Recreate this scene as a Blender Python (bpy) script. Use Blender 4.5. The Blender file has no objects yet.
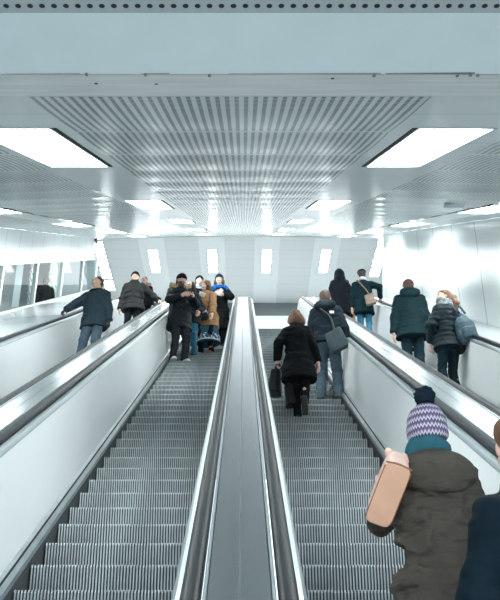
import bpy, math, random
import numpy as np
from mathutils import Vector, Matrix, Euler
random.seed(4); np.random.seed(4)
R=math.radians
scn=bpy.context.scene
COL=scn.collection
# ------------------------------------------------------------------ camera numbers
F=899.0; PITCH=R(26.88); CAMX=0.015; CAMZ=1.6; H0=2.15
C30,S30=math.cos(R(30)),math.sin(R(30)); T30=math.tan(R(30))
def P(u,w,n):            # slope frame (across, along the slope, normal to it; origin at the eye) -> world
    return Vector((u, w*C30-n*S30, CAMZ+w*S30+n*C30))
D0=1.5287; RISE=0.4*T30; NST=53
DTOP=D0+0.4*NST; ZTOP=RISE*NST
# ------------------------------------------------------------------ object helpers
def link(name,me,mat=None,parent=None):
    o=bpy.data.objects.new(name,me); COL.objects.link(o)
    if mat is not None:
        for m in (mat if isinstance(mat,(list,tuple)) else [mat]): me.materials.append(m)
    if parent is not None: o.parent=parent
    return o
def empty(name,loc=(0,0,0)):
    o=bpy.data.objects.new(name,None); COL.objects.link(o); o.location=loc; o.empty_display_size=.1; return o
def tag(o,label,cat,group=None):
    o['label']=label; o['category']=cat
    if group: o['group']=group
    return o
def struct(o): o['kind']='structure'; return o
class MB:
    def __init__(s): s.v=[]; s.f=[]; s.uv=[]; s.mi=[]
    def add(s,vs,fs,uvs=None,mi=0):
        b=len(s.v); s.v+= [tuple(v) for v in vs]
        s.uv+= (uvs if uvs else [(0,0)]*len(vs))
        for f in fs: s.f.append([b+i for i in f]); s.mi.append(mi)
    def box(s,x0,x1,y0,y1,z0,z1,M=None,mi=0):
        vs=[Vector((x,y,z)) for x in(x0,x1) for y in(y0,y1) for z in(z0,z1)]
        if M is not None: vs=[M@v for v in vs]
        s.add(vs,[(0,1,3,2),(4,6,7,5),(0,4,5,1),(2,3,7,6),(0,2,6,4),(1,5,7,3)],mi=mi)
    def quad(s,a,b,c,d,uv=None,mi=0): s.add([a,b,c,d],[(0,1,2,3)],uv,mi)
    def hexa(s,v,mi=0):   # 8 corners: bottom ring 0-3, top ring 4-7
        s.add(v,[(3,2,1,0),(4,5,6,7),(0,1,5,4),(1,2,6,5),(2,3,7,6),(3,0,4,7)],mi=mi)
    def tube(s,pts,r,n=8,flat=1.0,cap=True,mi=0):
        pts=[Vector(p) for p in pts]; rings=[]
        N=len(pts); up=Vector((0,0,1)); vs=[]
        for i,p in enumerate(pts):
            t=(pts[min(i+1,N-1)]-pts[max(i-1,0)]).normalized()
            a=t.cross(up if abs(t.z)<.95 else Vector((1,0,0))).normalized(); b=t.cross(a)
            rr=r[i] if isinstance(r,(list,tuple)) else r
            for k in range(n):
                th=2*math.pi*k/n; vs.append(p+a*math.cos(th)*rr+b*math.sin(th)*rr*flat)
        fs=[(i*n+k,i*n+(k+1)%n,(i+1)*n+(k+1)%n,(i+1)*n+k) for i in range(N-1) for k in range(n)]
        if cap: fs+=[tuple(range(n))[::-1],tuple((N-1)*n+k for k in range(n))]
        s.add(vs,fs,mi=mi)
    def build(s,name,mat,parent=None,smooth=False,shift=None):
        me=bpy.data.meshes.new(name)
        vs=s.v if shift is None else [tuple(Vector(v)-Vector(shift)) for v in s.v]
        me.from_pydata(vs,[],s.f); me.update()
        uvl=me.uv_layers.new(name='UVMap')
        li=np.empty(len(me.loops),dtype=np.int32); me.loops.foreach_get('vertex_index',li)
        uvl.data.foreach_set('uv',np.array(s.uv,dtype=np.float32)[li].ravel())
        if any(s.mi): me.polygons.foreach_set('material_index',s.mi)
        if smooth: me.polygons.foreach_set('use_smooth',[True]*len(me.polygons))
        return link(name,me,mat,parent)
# ------------------------------------------------------------------ materials
def mat(name,col,rough=.5,metal=0.,spec=.5,noise=0.,nscale=8.,bump=0.,bscale=60.,coat=0.,sheen=0.,stretch=(1,1,1),emit=None,es=0.):
    m=bpy.data.materials.new(name); m.use_nodes=True; nt=m.node_tree; N=nt.nodes; L=nt.links
    b=N['Principled BSDF']; b.inputs['Base Color'].default_value=(*col,1)
    b.inputs['Roughness'].default_value=rough; b.inputs['Metallic'].default_value=metal
    b.inputs['Specular IOR Level'].default_value=spec
    b.inputs['Coat Weight'].default_value=coat; b.inputs['Coat Roughness'].default_value=.1
    b.inputs['Sheen Weight'].default_value=sheen
    if emit: b.inputs['Emission Color'].default_value=(*emit,1); b.inputs['Emission Strength'].default_value=es
    tc=N.new('ShaderNodeTexCoord'); mp=N.new('ShaderNodeMapping'); mp.inputs['Scale'].default_value=stretch
    L.new(tc.outputs['Object'],mp.inputs['Vector'])
    if noise>0:
        t=N.new('ShaderNodeTexNoise'); t.inputs['Scale'].default_value=nscale; t.inputs['Detail'].default_value=4
        L.new(mp.outputs[0],t.inputs['Vector'])
        r=N.new('ShaderNodeMapRange'); r.inputs['From Min'].default_value=.25; r.inputs['From Max'].default_value=.75
        r.inputs['To Min'].default_value=1-noise; r.inputs['To Max'].default_value=1+noise
        L.new(t.outputs['Fac'],r.inputs['Value'])
        mx=N.new('ShaderNodeMix'); mx.data_type='RGBA'; mx.blend_type='MULTIPLY'; mx.inputs['Factor'].default_value=1
        mx.inputs[6].default_value=(*col,1); L.new(r.outputs[0],mx.inputs[7]); L.new(mx.outputs[2],b.inputs['Base Color'])
    if bump>0:
        t2=N.new('ShaderNodeTexNoise'); t2.inputs['Scale'].default_value=bscale; t2.inputs['Detail'].default_value=3
        L.new(mp.outputs[0],t2.inputs['Vector'])
        bp=N.new('ShaderNodeBump'); bp.inputs['Strength'].default_value=bump; bp.inputs['Distance'].default_value=.01
        L.new(t2.outputs['Fac'],bp.inputs['Height']); L.new(bp.outputs[0],b.inputs['Normal'])
    return m
class NG:                                    # tiny node-graph helper
    def __init__(s,m): s.m=m; s.nt=m.node_tree; s.b=s.nt.nodes['Principled BSDF']
    def n(s,t,**k):
        x=s.nt.nodes.new(t)
        for a,v in k.items(): setattr(x,a,v)
        return x
    def math(s,op,a,b=None,c=None):
        x=s.n('ShaderNodeMath',operation=op)
        for i,v in enumerate((a,b,c)):
            if v is None: continue
            if isinstance(v,(int,float)): x.inputs[i].default_value=v
            else: s.nt.links.new(v,x.inputs[i])
        return x.outputs[0]
    def mix(s,f,a,b):
        x=s.n('ShaderNodeMix',data_type='RGBA')
        for i,v in ((0,f),(6,a),(7,b)):
            if isinstance(v,(int,float)): x.inputs[i].default_value=v
            elif isinstance(v,tuple): x.inputs[i].default_value=(*v,1)
            else: s.nt.links.new(v,x.inputs[i])
        return x.outputs[2]
    def uv(s):
        x=s.n('ShaderNodeUVMap'); x.uv_map='UVMap'; sp=s.n('ShaderNodeSeparateXYZ')
        s.nt.links.new(x.outputs[0],sp.inputs[0]); return sp.outputs[0],sp.outputs[1],x.outputs[0]
    def col(s,c): s.nt.links.new(c,s.b.inputs['Base Color'])
def perf_mat(name,base,hole,rough,tray=1.28,pitch=.0475,strength=1.0):
    m=mat(name,base,rough=rough,spec=.6); g=NG(m); u,w,_=g.uv()
    fu=g.math('FRACT',g.math('DIVIDE',g.math('ADD',u,50.0),pitch)); mu=g.math('LESS_THAN',fu,.46)
    fw=g.math('FRACT',g.math('DIVIDE',w,.036)); mw=g.math('LESS_THAN',fw,.68)
    ft=g.math('FRACT',g.math('DIVIDE',g.math('ADD',w,-4.40+12.8),tray))
    edge=g.math('MULTIPLY',g.math('GREATER_THAN',ft,.012),g.math('LESS_THAN',ft,.965))
    k=g.math('MULTIPLY',g.math('MULTIPLY',mu,mw),edge)
    k=g.math('MULTIPLY',k,strength)
    seam=g.math('LESS_THAN',ft,.008)
    c=g.mix(k,base,hole); c=g.mix(g.math('MULTIPLY',seam,.55),c,(.35,.38,.39))
    g.col(c)
    rr=g.math('ADD',rough,g.math('MULTIPLY',k,.4)); g.nt.links.new(rr,g.b.inputs['Roughness'])
    return m
def panel_mat(name,base,rough,pitch,seamc,width=.012,bump=.02,bscale=1.1,metal=0,spec=.5,offs=0.):
    m=mat(name,base,rough=rough,spec=spec,metal=metal,bump=bump,bscale=bscale); g=NG(m); u,w,_=g.uv()
    fw=g.math('FRACT',g.math('DIVIDE',g.math('ADD',w,100.0+offs),pitch)); s=g.math('LESS_THAN',fw,width/pitch)
    g.col(g.mix(s,base,seamc)); return m
M={}
M['white_panel']=mat('white balustrade laminate',(.92,.945,.95),rough=.28,noise=.03,nscale=1.2)
M['steel']=mat('brushed steel',(.50,.55,.57),rough=.24,metal=1.)
M['steel_bright']=mat('bright steel rim',(.50,.57,.60),rough=.36,metal=.8)
M['skirt']=mat('skirt steel',(.36,.41,.43),rough=.35,metal=.7,noise=.15,nscale=6)
M['rubber']=mat('black handrail rubber',(.007,.012,.016),rough=.45,spec=.22,noise=.2,nscale=10)
M['black']=mat('black gap',(.006,.008,.009),rough=.8)
M['step']=mat('step aluminium',(.31,.355,.37),rough=.6,metal=.15,noise=.28,nscale=5)
M['groove']=mat('step groove',(.035,.042,.046),rough=.7,noise=.3,nscale=8)
M['step_side']=mat('step side dark',(.05,.058,.062),rough=.6)
M['ceil_perf']=perf_mat('perforated ceiling tray',(.80,.83,.83),(.15,.17,.18),.24)
M['ceil_side']=perf_mat('perforated side ceiling tray',(.80,.835,.84),(.22,.25,.26),.24)
M['ceil_plain']=panel_mat('plain ceiling panel',(.82,.855,.86),.2,1.28,(.5,.53,.54),bump=.03,bscale=.9)
M['ceil_dirty']=mat('dusty ceiling strip',(.86,.88,.86),rough=.45,noise=.13,nscale=3,stretch=(.6,5,5))
M['fascia']=mat('pale blue grey fascia',(.285,.34,.352),rough=.5,noise=.04,nscale=5)
M['wall']=panel_mat('white glossy wall panel',(.64,.67,.675),.27,1.72,(.33,.38,.40),width=.05,bump=.12,bscale=.8,spec=.35)
M['wall_left']=panel_mat('white glossy wall panel left',(.70,.73,.735),.3,1.16,(.5,.55,.57),width=.04,spec=.35,bump=.06,bscale=.8)
M['ledge']=panel_mat('polished pale ledge',(.62,.67,.68),.2,1.4,(.4,.44,.46),bump=.05,bscale=1.5,metal=.35)
def add_gloss(m,fac,rough,col=(.9,.93,.94)):
    nt=m.node_tree; b=nt.nodes['Principled BSDF']; b.inputs['Specular IOR Level'].default_value=0.
    out=[n for n in nt.nodes if n.type=='OUTPUT_MATERIAL'][0]; gl=nt.nodes.new('ShaderNodeBsdfGlossy'); gl.inputs['Roughness'].default_value=rough; gl.inputs[0].default_value=(*col,1)
    if b.inputs['Normal'].links: nt.links.new(b.inputs['Normal'].links[0].from_socket,gl.inputs['Normal'])
    mx=nt.nodes.new('ShaderNodeMixShader'); mx.inputs[0].default_value=fac
    nt.links.new(b.outputs[0],mx.inputs[1]); nt.links.new(gl.outputs[0],mx.inputs[2]); nt.links.new(mx.outputs[0],out.inputs[0])
for k_,f_,r_ in(('ceil_perf',.13,.17),('ceil_side',.15,.15),('ceil_plain',.085,.12),('wall',.10,.16),('wall_left',.10,.2)): add_gloss(M[k_],f_,r_)
M['backing']=mat('light leak backing',(.015,.016,.016),rough=.9)
M['hall_ceil']=panel_mat('hall ceiling',(.62,.645,.65),.45,.75,(.52,.55,.555),width=.03,bump=.0)
M['hall_band']=mat('hall ceiling pale band',(.72,.745,.75),rough=.45,noise=.02)
M['hall_wall']=mat('hall wall',(.70,.74,.75),rough=.5,noise=.03)
M['dark_band']=mat('dark louvre band',(.145,.165,.175),rough=.5,noise=.1,nscale=2,stretch=(.3,1,9))
M['floor']=mat('granite landing floor',(.36,.37,.37),rough=.35,noise=.25,nscale=40)
M['diffuser']=mat('light diffuser',(.9,.95,.95),rough=.6,emit=(.93,1.0,1.0),es=17.0)
M['hall_diff']=mat('hall light diffuser',(.9,.95,.95),rough=.6,emit=(.95,1.0,1.0),es=12.0)
M['light_frame']=mat('light frame grey',(.5,.55,.57),rough=.35,metal=.3)
M['frame_white']=mat('white window frame',(.78,.82,.83),rough=.3)
M['booth_grey']=mat('booth grey wall',(.22,.27,.28),rough=.6,noise=.1,nscale=2)
M['booth_white']=mat('booth white louvre',(.75,.78,.79),rough=.5)
M['screw']=mat('screw head dark',(.05,.06,.06),rough=.5)
g_=bpy.data.materials.new('window glass'); g_.use_nodes=True; nt=g_.node_tree; nt.nodes.clear()
o_=nt.nodes.new('ShaderNodeOutputMaterial'); t_=nt.nodes.new('ShaderNodeBsdfTransparent'); t_.inputs[0].default_value=(.80,.88,.88,1)
s_=nt.nodes.new('ShaderNodeBsdfGlossy'); s_.inputs['Roughness'].default_value=.02; x_=nt.nodes.new('ShaderNodeMixShader'); f_=nt.nodes.new('ShaderNodeFresnel'); f_.inputs[0].default_value=1.35
mm_=nt.nodes.new('ShaderNodeMath'); mm_.operation='MULTIPLY'; mm_.inputs[1].default_value=.16; nt.links.new(f_.outputs[0],mm_.inputs[0]); nt.links.new(mm_.outputs[0],x_.inputs[0]); nt.links.new(t_.outputs[0],x_.inputs[1]); nt.links.new(s_.outputs[0],x_.inputs[2]); nt.links.new(x_.outputs[0],o_.inputs[0])
M['glass']=g_
# ------------------------------------------------------------------ escalators
def make_path(d_in,d_out,n=7,tl=.55):
    pts=[(D0-d_in,0.)]
    def fil(cx,cz,a0,a1):
        p0=(cx-tl*math.cos(a0),cz-tl*math.sin(a0)); p2=(cx+tl*math.cos(a1),cz+tl*math.sin(a1))
        for i in range(n):
            t=i/(n-1); yield ((1-t)**2*p0[0]+2*t*(1-t)*cx+t*t*p2[0],(1-t)**2*p0[1]+2*t*(1-t)*cz+t*t*p2[1])
    pts+=list(fil(D0,0,0,R(30)))
    a=pts[-1]
    b=list(fil(DTOP,ZTOP,R(30),0))
    for i in range(1,12): pts.append((a[0]+(b[0][0]-a[0])*i/12,a[1]+(b[0][1]-a[1])*i/12))
    pts+=b; pts.append((DTOP+d_out,ZTOP)); return pts
PATH=make_path(.9,1.5)
def sweep(profile,path=PATH,closed=True,curl=None):
    """profile [(u,s)] carried along the path (s measured square to the path)"""
    m=MB(); vs=[]; n=len(profile); N=len(path); uvs=[]; dist=0
    for i,(d,z) in enumerate(path):
        a=path[max(i-1,0)]; b=path[min(i+1,N-1)]
        t=Vector((b[0]-a[0],b[1]-a[1])).normalized(); nx,nz=-t.y,t.x
        if i: dist+=math.hypot(d-path[i-1][0],z-path[i-1][1])
        for (u,s) in profile:
            vs.append((u,d+nx*s,z+nz*s)); uvs.append((u,dist))
    fs=[]
    K=n if closed else n-1
    for i in range(N-1):
        for k in range(K):
            k2=(k+1)%n; fs.append((i*n+k,i*n+k2,(i+1)*n+k2,(i+1)*n+k))
    if closed: fs+=[tuple(range(n))[::-1],tuple((N-1)*n+k for k in range(n))]
    m.add(vs,fs,uvs); return m
# handrail path: same path, with a newel curl at both ends (offset handled by building at s=0 on the raised path)
def rail_path(s):
    out=[]; N=len(PATH)
    for i,(d,z) in enumerate(PATH):
        a=PATH[max(i-1,0)]; b=PATH[min(i+1,N-1)]; t=Vector((b[0]-a[0],b[1]-a[1])).normalized()
        out.append((d-t.y*s,z+t.x*s))
    r=.33
    pre=[(out[0][0]-r*math.sin(a),out[0][1]-r+r*math.cos(a)) for a in [R(x) for x in (170,150,130,110,90,70,50,30,15)]]
    post=[(out[-1][0]+r*math.sin(a),out[-1][1]-r+r*math.cos(a)) for a in [R(x) for x in (15,30,50,70,90,110,130,150,170)]]
    return pre+out+post
RAIL=rail_path(.89)
def make_step_mesh():
    W=.53; nr=50; p=2*W/nr; m=MB(); vs=[];fs=[];mi=[]
    # cross-section rows (y, z, groove depth dir): riser foot -> nosing -> tread back ; ribs alternate
    xs=[]; gr=[]
    for i in range(nr):
        x=-W+i*p
        xs+= [x,x+p*.50,x+p*.52,x+p*.98]; gr+=[0,0,1,1]
    xs.append(W); gr.append(0)
    rows=[(.018,-RISE-.01,(0,1,0)),(.006,-RISE*.55,(0,1,0)),(0,-.02,(0,1,0)),(.008,0,(0,.5,-.9)),(.405,0,(0,0,-1))]
    n=len(xs)
    for (y,z,g) in rows:
        for x,q in zip(xs,gr):
            dpt=.011 if q else 0
            vs.append((x,y+g[1]*dpt,z+g[2]*dpt))
    for r in range(len(rows)-1):
        for i in range(n-1):
            fs.append((r*n+i,r*n+i+1,(r+1)*n+i+1,(r+1)*n+i)); mi.append(1 if (gr[i] or gr[i+1]) and not(gr[i]==0 and gr[i+1]==0) else 0)
    b=len(vs)
    for sx in(-W,W):                       # side cheeks
        q=len(vs); vs+=[(sx,.018,-RISE-.01),(sx,0,-.02),(sx,.008,0),(sx,.405,0),(sx,.405,-RISE-.01)]
        fs.append((q,q+1,q+2,q+3,q+4)); mi.append(2)
    q=len(vs); vs+=[(-W,.405,0),(W,.405,0),(W,.405,-RISE-.01),(-W,.405,-RISE-.01)]; fs.append((q,q+1,q+2,q+3)); mi.append(2)
    me=bpy.data.meshes.new('step'); me.from_pydata(vs,[],fs); me.update()
    for k in('step','groove','step_side'): me.materials.append(M[k])
    me.polygons.foreach_set('material_index',mi); return me
STEP=make_step_mesh()
def rr_profile(cu,w,s0,s1,n=4):            # rounded rectangle
    r=min(w/2,(s1-s0)/2)*.9; pts=[]
    for (cx,cs,a0) in((cu+w/2-r,s1-r,0),(cu-w/2+r,s1-r,90),(cu-w/2+r,s0+r,180),(cu+w/2-r,s0+r,270)):
        for k in range(n): a=R(a0+90*k/(n-1)); pts.append((cx+r*math.cos(a),cs+r*math.sin(a)))
    return pts
def escalator(uc,label):
    root=empty('escalator',(uc,D0,0)); tag(root,label,'escalator','parallel escalators')
    sh=(uc,D0,0)
    for k in range(1,NST+1):
        o=bpy.data.objects.new('step',STEP); COL.objects.link(o); o.parent=root; o.location=(0,.4*k,RISE*k)
    for sg in(-1,1):
        f=lambda pts:[(uc+sg*d,s) for d,s in (pts if sg>0 else pts[::-1])]
        sweep(f([(.546,.02),(.546,.058),(.572,.098),(.60,.118),(.635,.118),(.635,.02)])).build('skirt',M['skirt'],root,shift=sh)
        sweep(f([(.545,-.25),(.545,.02),(.635,.02),(.635,-.25)])).build('skirt_panel',M['step_side'],root,shift=sh)  # shadow between skirt and steps put into this strip's dark colour
        sweep(f([(.567,.092),(.570,.1005),(.576,.104),(.576,.096)])).build('skirt_brush',M['black'],root,shift=sh)
        sweep(f([(.598,.119),(.65,.815),(.672,.815),(.64,.119)])).build('balustrade_panel',M['white_panel'],root,shift=sh)
        sweep(f([(.6485,.812),(.652,.822),(.672,.822),(.672,.812)])).build('panel_joint',M['skirt'],root,shift=sh)  # grey strip put in for the shading of the gap above the panel
        sweep(f([(.652,.823),(.657,.838),(.668,.848),(.700,.852),(.72,.84),(.70,.823)])).build('handrail_guide',M['steel_bright'],root,shift=sh)
        hp=[(a,b-.89) for a,b in rr_profile(uc+sg*.730,.076,.853,.910)]
        sweep(hp,RAIL).build('handrail',M['rubber'],root,smooth=True,shift=sh)
        # newel end panels
        for (dd,zz,ss) in((D0-.9,0,-1),(DTOP+1.5,ZTOP,1)):
            m=MB(); n=10; ring=[]
            for i in range(n+1):
                a=math.pi*i/n; ring.append((dd+ss*.31*math.sin(a),zz+.56+.31*math.cos(a)))
            ring+=[(dd,zz+.02)]
            for off in(.62,.66): m.add([(uc+sg*off,y,z) for y,z in ring],[tuple(range(len(ring)))])
            q=len(ring); m.add([(uc+sg*off,y,z) for off in(.62,.66) for y,z in ring],[(i,i+1,q+i+1,q+i) for i in range(q-1)])
            m.build('newel_panel',M['white_panel'],root,shift=sh)
    m=MB(); m.box(-.545,.545,.4*NST+.38,.4*NST+1.5,ZTOP-.03,ZTOP+.004); m.build('comb_plate',M['steel'],root)
    m=MB(); m.box(-.545,.545,-1.2,.39,-.03,.004); m.build('comb_plate',M['steel'],root)
    return root
UC=(-2.73,-.91,.91,2.73)
escalator(UC[0],'outer left escalator carrying the man in grey jacket down beside the windows')
escalator(UC[1],'left middle escalator of ribbed grey steps carrying the group in winter coats')
escalator(UC[2],'right middle escalator of ribbed grey steps carrying the woman with pink bag')
escalator(UC[3],'outer right escalator along the white wall carrying the woman with backpack')
def deck(uc,label):
    root=empty('deck_cover',(uc,D0,0)); tag(root,label,'metal cover','steel covers between the escalators'); sh=(uc,D0,0)
    for sg in(-1,1):
        f=lambda pts:[(uc+sg*d,s) for d,s in (pts if sg<0 else pts[::-1])]
        sweep(f([(.0035,.888),(.118,.888),(.118,.86),(.0035,.86)])).build('cover_plate',M['steel'],root,shift=sh)
        sweep(f([(.121,.862),(.122,.897),(.133,.897),(.139,.86)])).build('cover_edge_strip',M['steel_bright'],root,shift=sh)
    sweep([(uc-.0035,.86),(uc+.0035,.86),(uc+.0035,.881),(uc-.0035,.881)]).build('cover_joint',M['skirt'],root,shift=sh)
    sweep([(uc-.135,-.05),(uc+.135,-.05),(uc+.135,.859),(uc-.135,.859)]).build('cover_base',M['step_side'],root,shift=sh)
deck(0,'brushed steel cover running up between the two middle escalators')
deck(-1.82,'steel cover between the left middle escalator and the outer left escalator')
deck(1.82,'steel cover between the right middle escalator and the outer right escalator')
WL,WR=-5.6,4.6
# side ledges
def ledge(u0,s0,u1,s1,label):
    pts=[(u0,s0),(u1,s1),(u1,s1-.05),(u0,s0-.05)]
    if u1>u0: pts=pts[::-1]
    o=sweep(pts).build('trim_1' if u1<0 else 'trim_2',M['ledge']); struct(o)
ledge(-3.515,.885,WL+.01,.70,'')
ledge(3.515,.885,WR-.01,.78,'')
# ------------------------------------------------------------------ ceiling
def nc(w): return .77-.0045*w
def nceil(u,w):
    a=abs(u); return nc(w)-(.036*(a-1.75) if a>1.75 else 0)
W_END=36.0
def sheet(u0,u1,w0,w1,nu=1,tray=1.28,sag=.007,seg=6,off=0.,phase=4.40):
    ws=[]; k0=math.floor((w0-phase)/tray)
    k=k0
    while phase+k*tray<w1:
        for j in range(seg):
            w=phase+(k+j/seg)*tray
            if w0<w<w1: ws.append((w,j/seg))
        k+=1
    ws=[(w0,((w0-phase)/tray)%1)]+ws+[(w1,((w1-phase)/tray)%1)]
    m=MB(); vs=[];uv=[]
    for w,t in ws:
        for i in range(nu+1):
            u=u0+(u1-u0)*i/nu
            vs.append(P(u,w,nceil(u,w)+off-sag*4*t*(1-t))); uv.append((u,w))
    fs=[(r*(nu+1)+i,r*(nu+1)+i+1,(r+1)*(nu+1)+i+1,(r+1)*(nu+1)+i) for r in range(len(ws)-1) for i in range(nu)]
    m.add(vs,fs,uv); return m
W_F=3.89
LU=((-1.67,-1.15),(1.07,1.55))
LW=[(5.5,7.87),(12.75,15.0),(19.5,21.9),(26.0,28.4),(32.0,34.3)]
OU=((-4.15,-3.63),(3.55,4.07))
for (u0,u1) in((WL,-1.75),(-1.75,1.75),(1.75,WR)): struct(sheet(u0,u1,3.9,W_END,sag=0,off=.09).build('ceiling',M['backing']))  # added unseen dark plate, keeps light from leaking through the tray gaps
struct(sheet(-1.04,.93,4.40,W_END,sag=.008).build('ceiling',M['ceil_perf'],smooth=True))
for (u0,u1) in((WL,-1.75),(-1.75,1.75),(1.75,WR)): struct(sheet(u0,u1,W_F,4.40,sag=0).build('ceiling',M['ceil_dirty']))
for (u0,u1) in((-1.75,-1.67),(-1.12,-1.04),(.93,1.04),(1.55,1.75)):
    struct(sheet(u0,u1,4.40,W_END,sag=0).build('ceiling',M['ceil_plain'],smooth=True))
for (a,b) in((-1.67,-1.12),(1.04,1.55)):
    prev=4.40
    for (w0,w1) in LW+[(W_END,None)]:
        struct(sheet(a,b,prev,w0,sag=0).build('ceiling',M['ceil_plain'],smooth=True)); prev=w1
for (a,b,c,d) in((WL,OU[0][0],OU[0][1],-1.75),(1.75,OU[1][0],OU[1][1],WR)):
    struct(sheet(a,b,4.40,W_END,sag=-.015).build('ceiling',M['ceil_side'],smooth=True))
    struct(sheet(c,d,4.40,W_END,sag=-.015).build('ceiling',M['ceil_side'],smooth=True))
    prev=4.40
    for (w0,w1) in LW+[(W_END,None)]:
        struct(sheet(b,c,prev,w0,sag=0).build('ceiling',M['ceil_plain'],smooth=True)); prev=w1
ORD=['nearest','second','third','fourth','fifth']
def ceiling_light(u0,u1,w0,w1,inner,label,group):
    c=P((u0+u1)/2,(w0+w1)/2,nceil((u0+u1)/2,(w0+w1)/2)); root=empty('ceiling_light',c); tag(root,label,'ceiling light',group)
    def bx(m,ua,ub,wa,wb,na,nb):
        v=[]
        for n in(na,nb):
            for (u,w) in((ua,wa),(ub,wa),(ub,wb),(ua,wb)): v.append(P(u,w,nceil(u,w)+n))
        m.hexa(v)
    m=MB(); bx(m,u0,u1,w0,w1,.03,.05); m.build('diffuser',M['diffuser'],root,shift=c)
    m=MB(); t=.03
    bx(m,u0-.002,u0+t*.5,w0,w1,-.006,.03); bx(m,u1-t*.5,u1+.002,w0,w1,-.006,.03); bx(m,u0,u1,w0,w0+.015,-.006,.03); bx(m,u0,u1,w1-.015,w1,-.006,.03)
    m.build('frame',M['light_frame'],root,shift=c)
    m=MB()
    if inner>0: bx(m,u1+.002,u1+.028,w0,w1,-.004,.05)
    else: bx(m,u0-.028,u0-.002,w0,w1,-.004,.05)
    m.build('gap_strip',M['black'],root,shift=c)  # black strip standing for the shaded gap along the light's inner edge
for k,(w0,w1) in enumerate(LW):
    for s,(u0,u1) in enumerate(LU):
        ceiling_light(u0,u1,w0,w1,1 if s==0 else -1,'%s bright light panel in the ceiling row just %s of the perforated strip'%(ORD[k],('left','right')[s]),'ceiling lights beside the perforated strip')
    if k>0:
        for s,(u0,u1) in enumerate(OU):
            ceiling_light(u0,u1,w0,w1,1 if s==0 else -1,'%s bright light panel in the ceiling row near the %s wall'%(ORD[k-1],('left','right')[s]),'ceiling lights near the side walls')
# the first outer pair (out of frame) is left as plain panel: close its gap
for (b,c) in OU: struct(sheet(b,c,LW[0][0],LW[0][1],sag=0).build('ceiling',M['ceil_plain']))
# fascia and the near horizontal strip with round holes
NF1=1.012
m=MB(); m.quad(P(WL,W_F,.752),P(WR,W_F,.752),P(WR,W_F,NF1),P(WL,W_F,NF1)); m.quad(P(WL,W_F-.012,.752),P(WR,W_F-.012,.752),P(WR,W_F,.752),P(WL,W_F,.752))
struct(m.build('trim_3',M['fascia']))
m=MB()
for (x0,x1,dz) in((-1.0,-.68,.002),(-.42,-.30,.003),(-.05,.6,.003),(.62,1.0,.0055)):
    m.quad(P(x0,W_F-.016,.7535),P(x1,W_F-.016,.7535),P(x1,W_F-.016,.7535+dz),P(x0,W_F-.016,.7535+dz*.5))
struct(m.build('trim_4',M['black']))
fm=mat('fascia strip with round holes',(.38,.43,.44),rough=.5); g=NG(fm); u,w,_=g.uv()
fu=g.math('SUBTRACT',g.math('FRACT',g.math('DIVIDE',g.math('ADD',u,20.0),.0505)),.5); dx=g.math('MULTIPLY',fu,.0505)
dy=g.math('SUBTRACT',g.math('MODULO',w,.16),.041)
r2=g.math('SQRT',g.math('ADD',g.math('POWER',dx,2.0),g.math('POWER',dy,2.0)))
g.col(g.mix(g.math('LESS_THAN',r2,.0125),(.38,.43,.44),(.01,.014,.016)))
a=P(WL,W_F,NF1); b=P(WR,W_F,NF1)
m=MB(); L=4.8; ue=WR; tl=.25
c2=Vector((WR,a.y-L*math.cos(tl),a.z+L*math.sin(tl)*0+L*.02)); d2=Vector((WL,c2.y,c2.z))
hx=1.0
m.quad(a,b,c2,d2,[(WL,0),(WR,0),(WR,L),(WL,L)]); struct(m.build('ceiling',fm))
for i,(x,y) in enumerate(((89,77.5),(91,84),(147,77.8),(153,84.5),(210,78.6),(333,79),(372,78.8),(454,78.8),(467,78),(474,78.5))):
    n=(251-y)/F*W_F; c=P((x-243.5)/F*W_F+CAMX,W_F-.014 if y<79 else (.757*F/(251-y)),n if y<79 else nceil(0,W_F)-.002)
    m=MB(); m.tube([c,c+P(0,-.006,0)-P(0,0,0)] if y<79 else [c,c+P(0,0,-.004)-P(0,0,0)],.0075,8); o=m.build('screw',M['screw'],shift=c); o.location=c
    tag(o,'small dark screw head along the bottom edge of the pale beam','screw','screws along the beam edge')
# ------------------------------------------------------------------ walls
def wallquad(m,u,w0,n0,w1,n1,seg=1):
    # world-vertical side wall strip: bottom line n0, top line n1 between w0 and w1
    vs=[];uv=[]
    for i in range(seg+1):
        w=w0+(w1-w0)*i/seg
        b=P(u,w,n0(w) if callable(n0) else n0); t=P(u,w,n1(w) if callable(n1) else n1)
        vs+=[b,t]; uv+=[(b.z,b.y),(t.z,t.y)]
    m.add(vs,[(2*i,2*i+1,2*i+3,2*i+2) for i in range(seg)],uv)
wr_end=29.6; wl_end=34.0
m=MB(); wallquad(m,WR,-3,-3.5,wr_end,lambda w:nceil(WR,w)+.0,6); m.build('wall_right',M['wall']); struct(bpy.data.objects['wall_right'])
NB,NT=-1.45,-.29
m=MB(); wallquad(m,WL,-3,NT,wl_end,lambda w:nceil(WL,w),6); struct(m.build('wall_left',M['wall_left']))
m=MB(); wallquad(m,WL,-3,-3.5,wl_end,NB,2); struct(m.build('wall_left',M['wall_left']))
m=MB(); m.quad(P(WR,wr_end,-3.5),P(WR,wr_end,.7),P(WR+.35,wr_end,.7),P(WR+.35,wr_end,-3.5)); struct(m.build('wall_right',M['hall_wall']))
m=MB(); m.quad(P(WL,wl_end,-3.5),P(WL,wl_end,.7),P(WL-.3,wl_end,.7),P(WL-.3,wl_end,-3.5)); struct(m.build('wall_left',M['hall_wall']))
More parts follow.
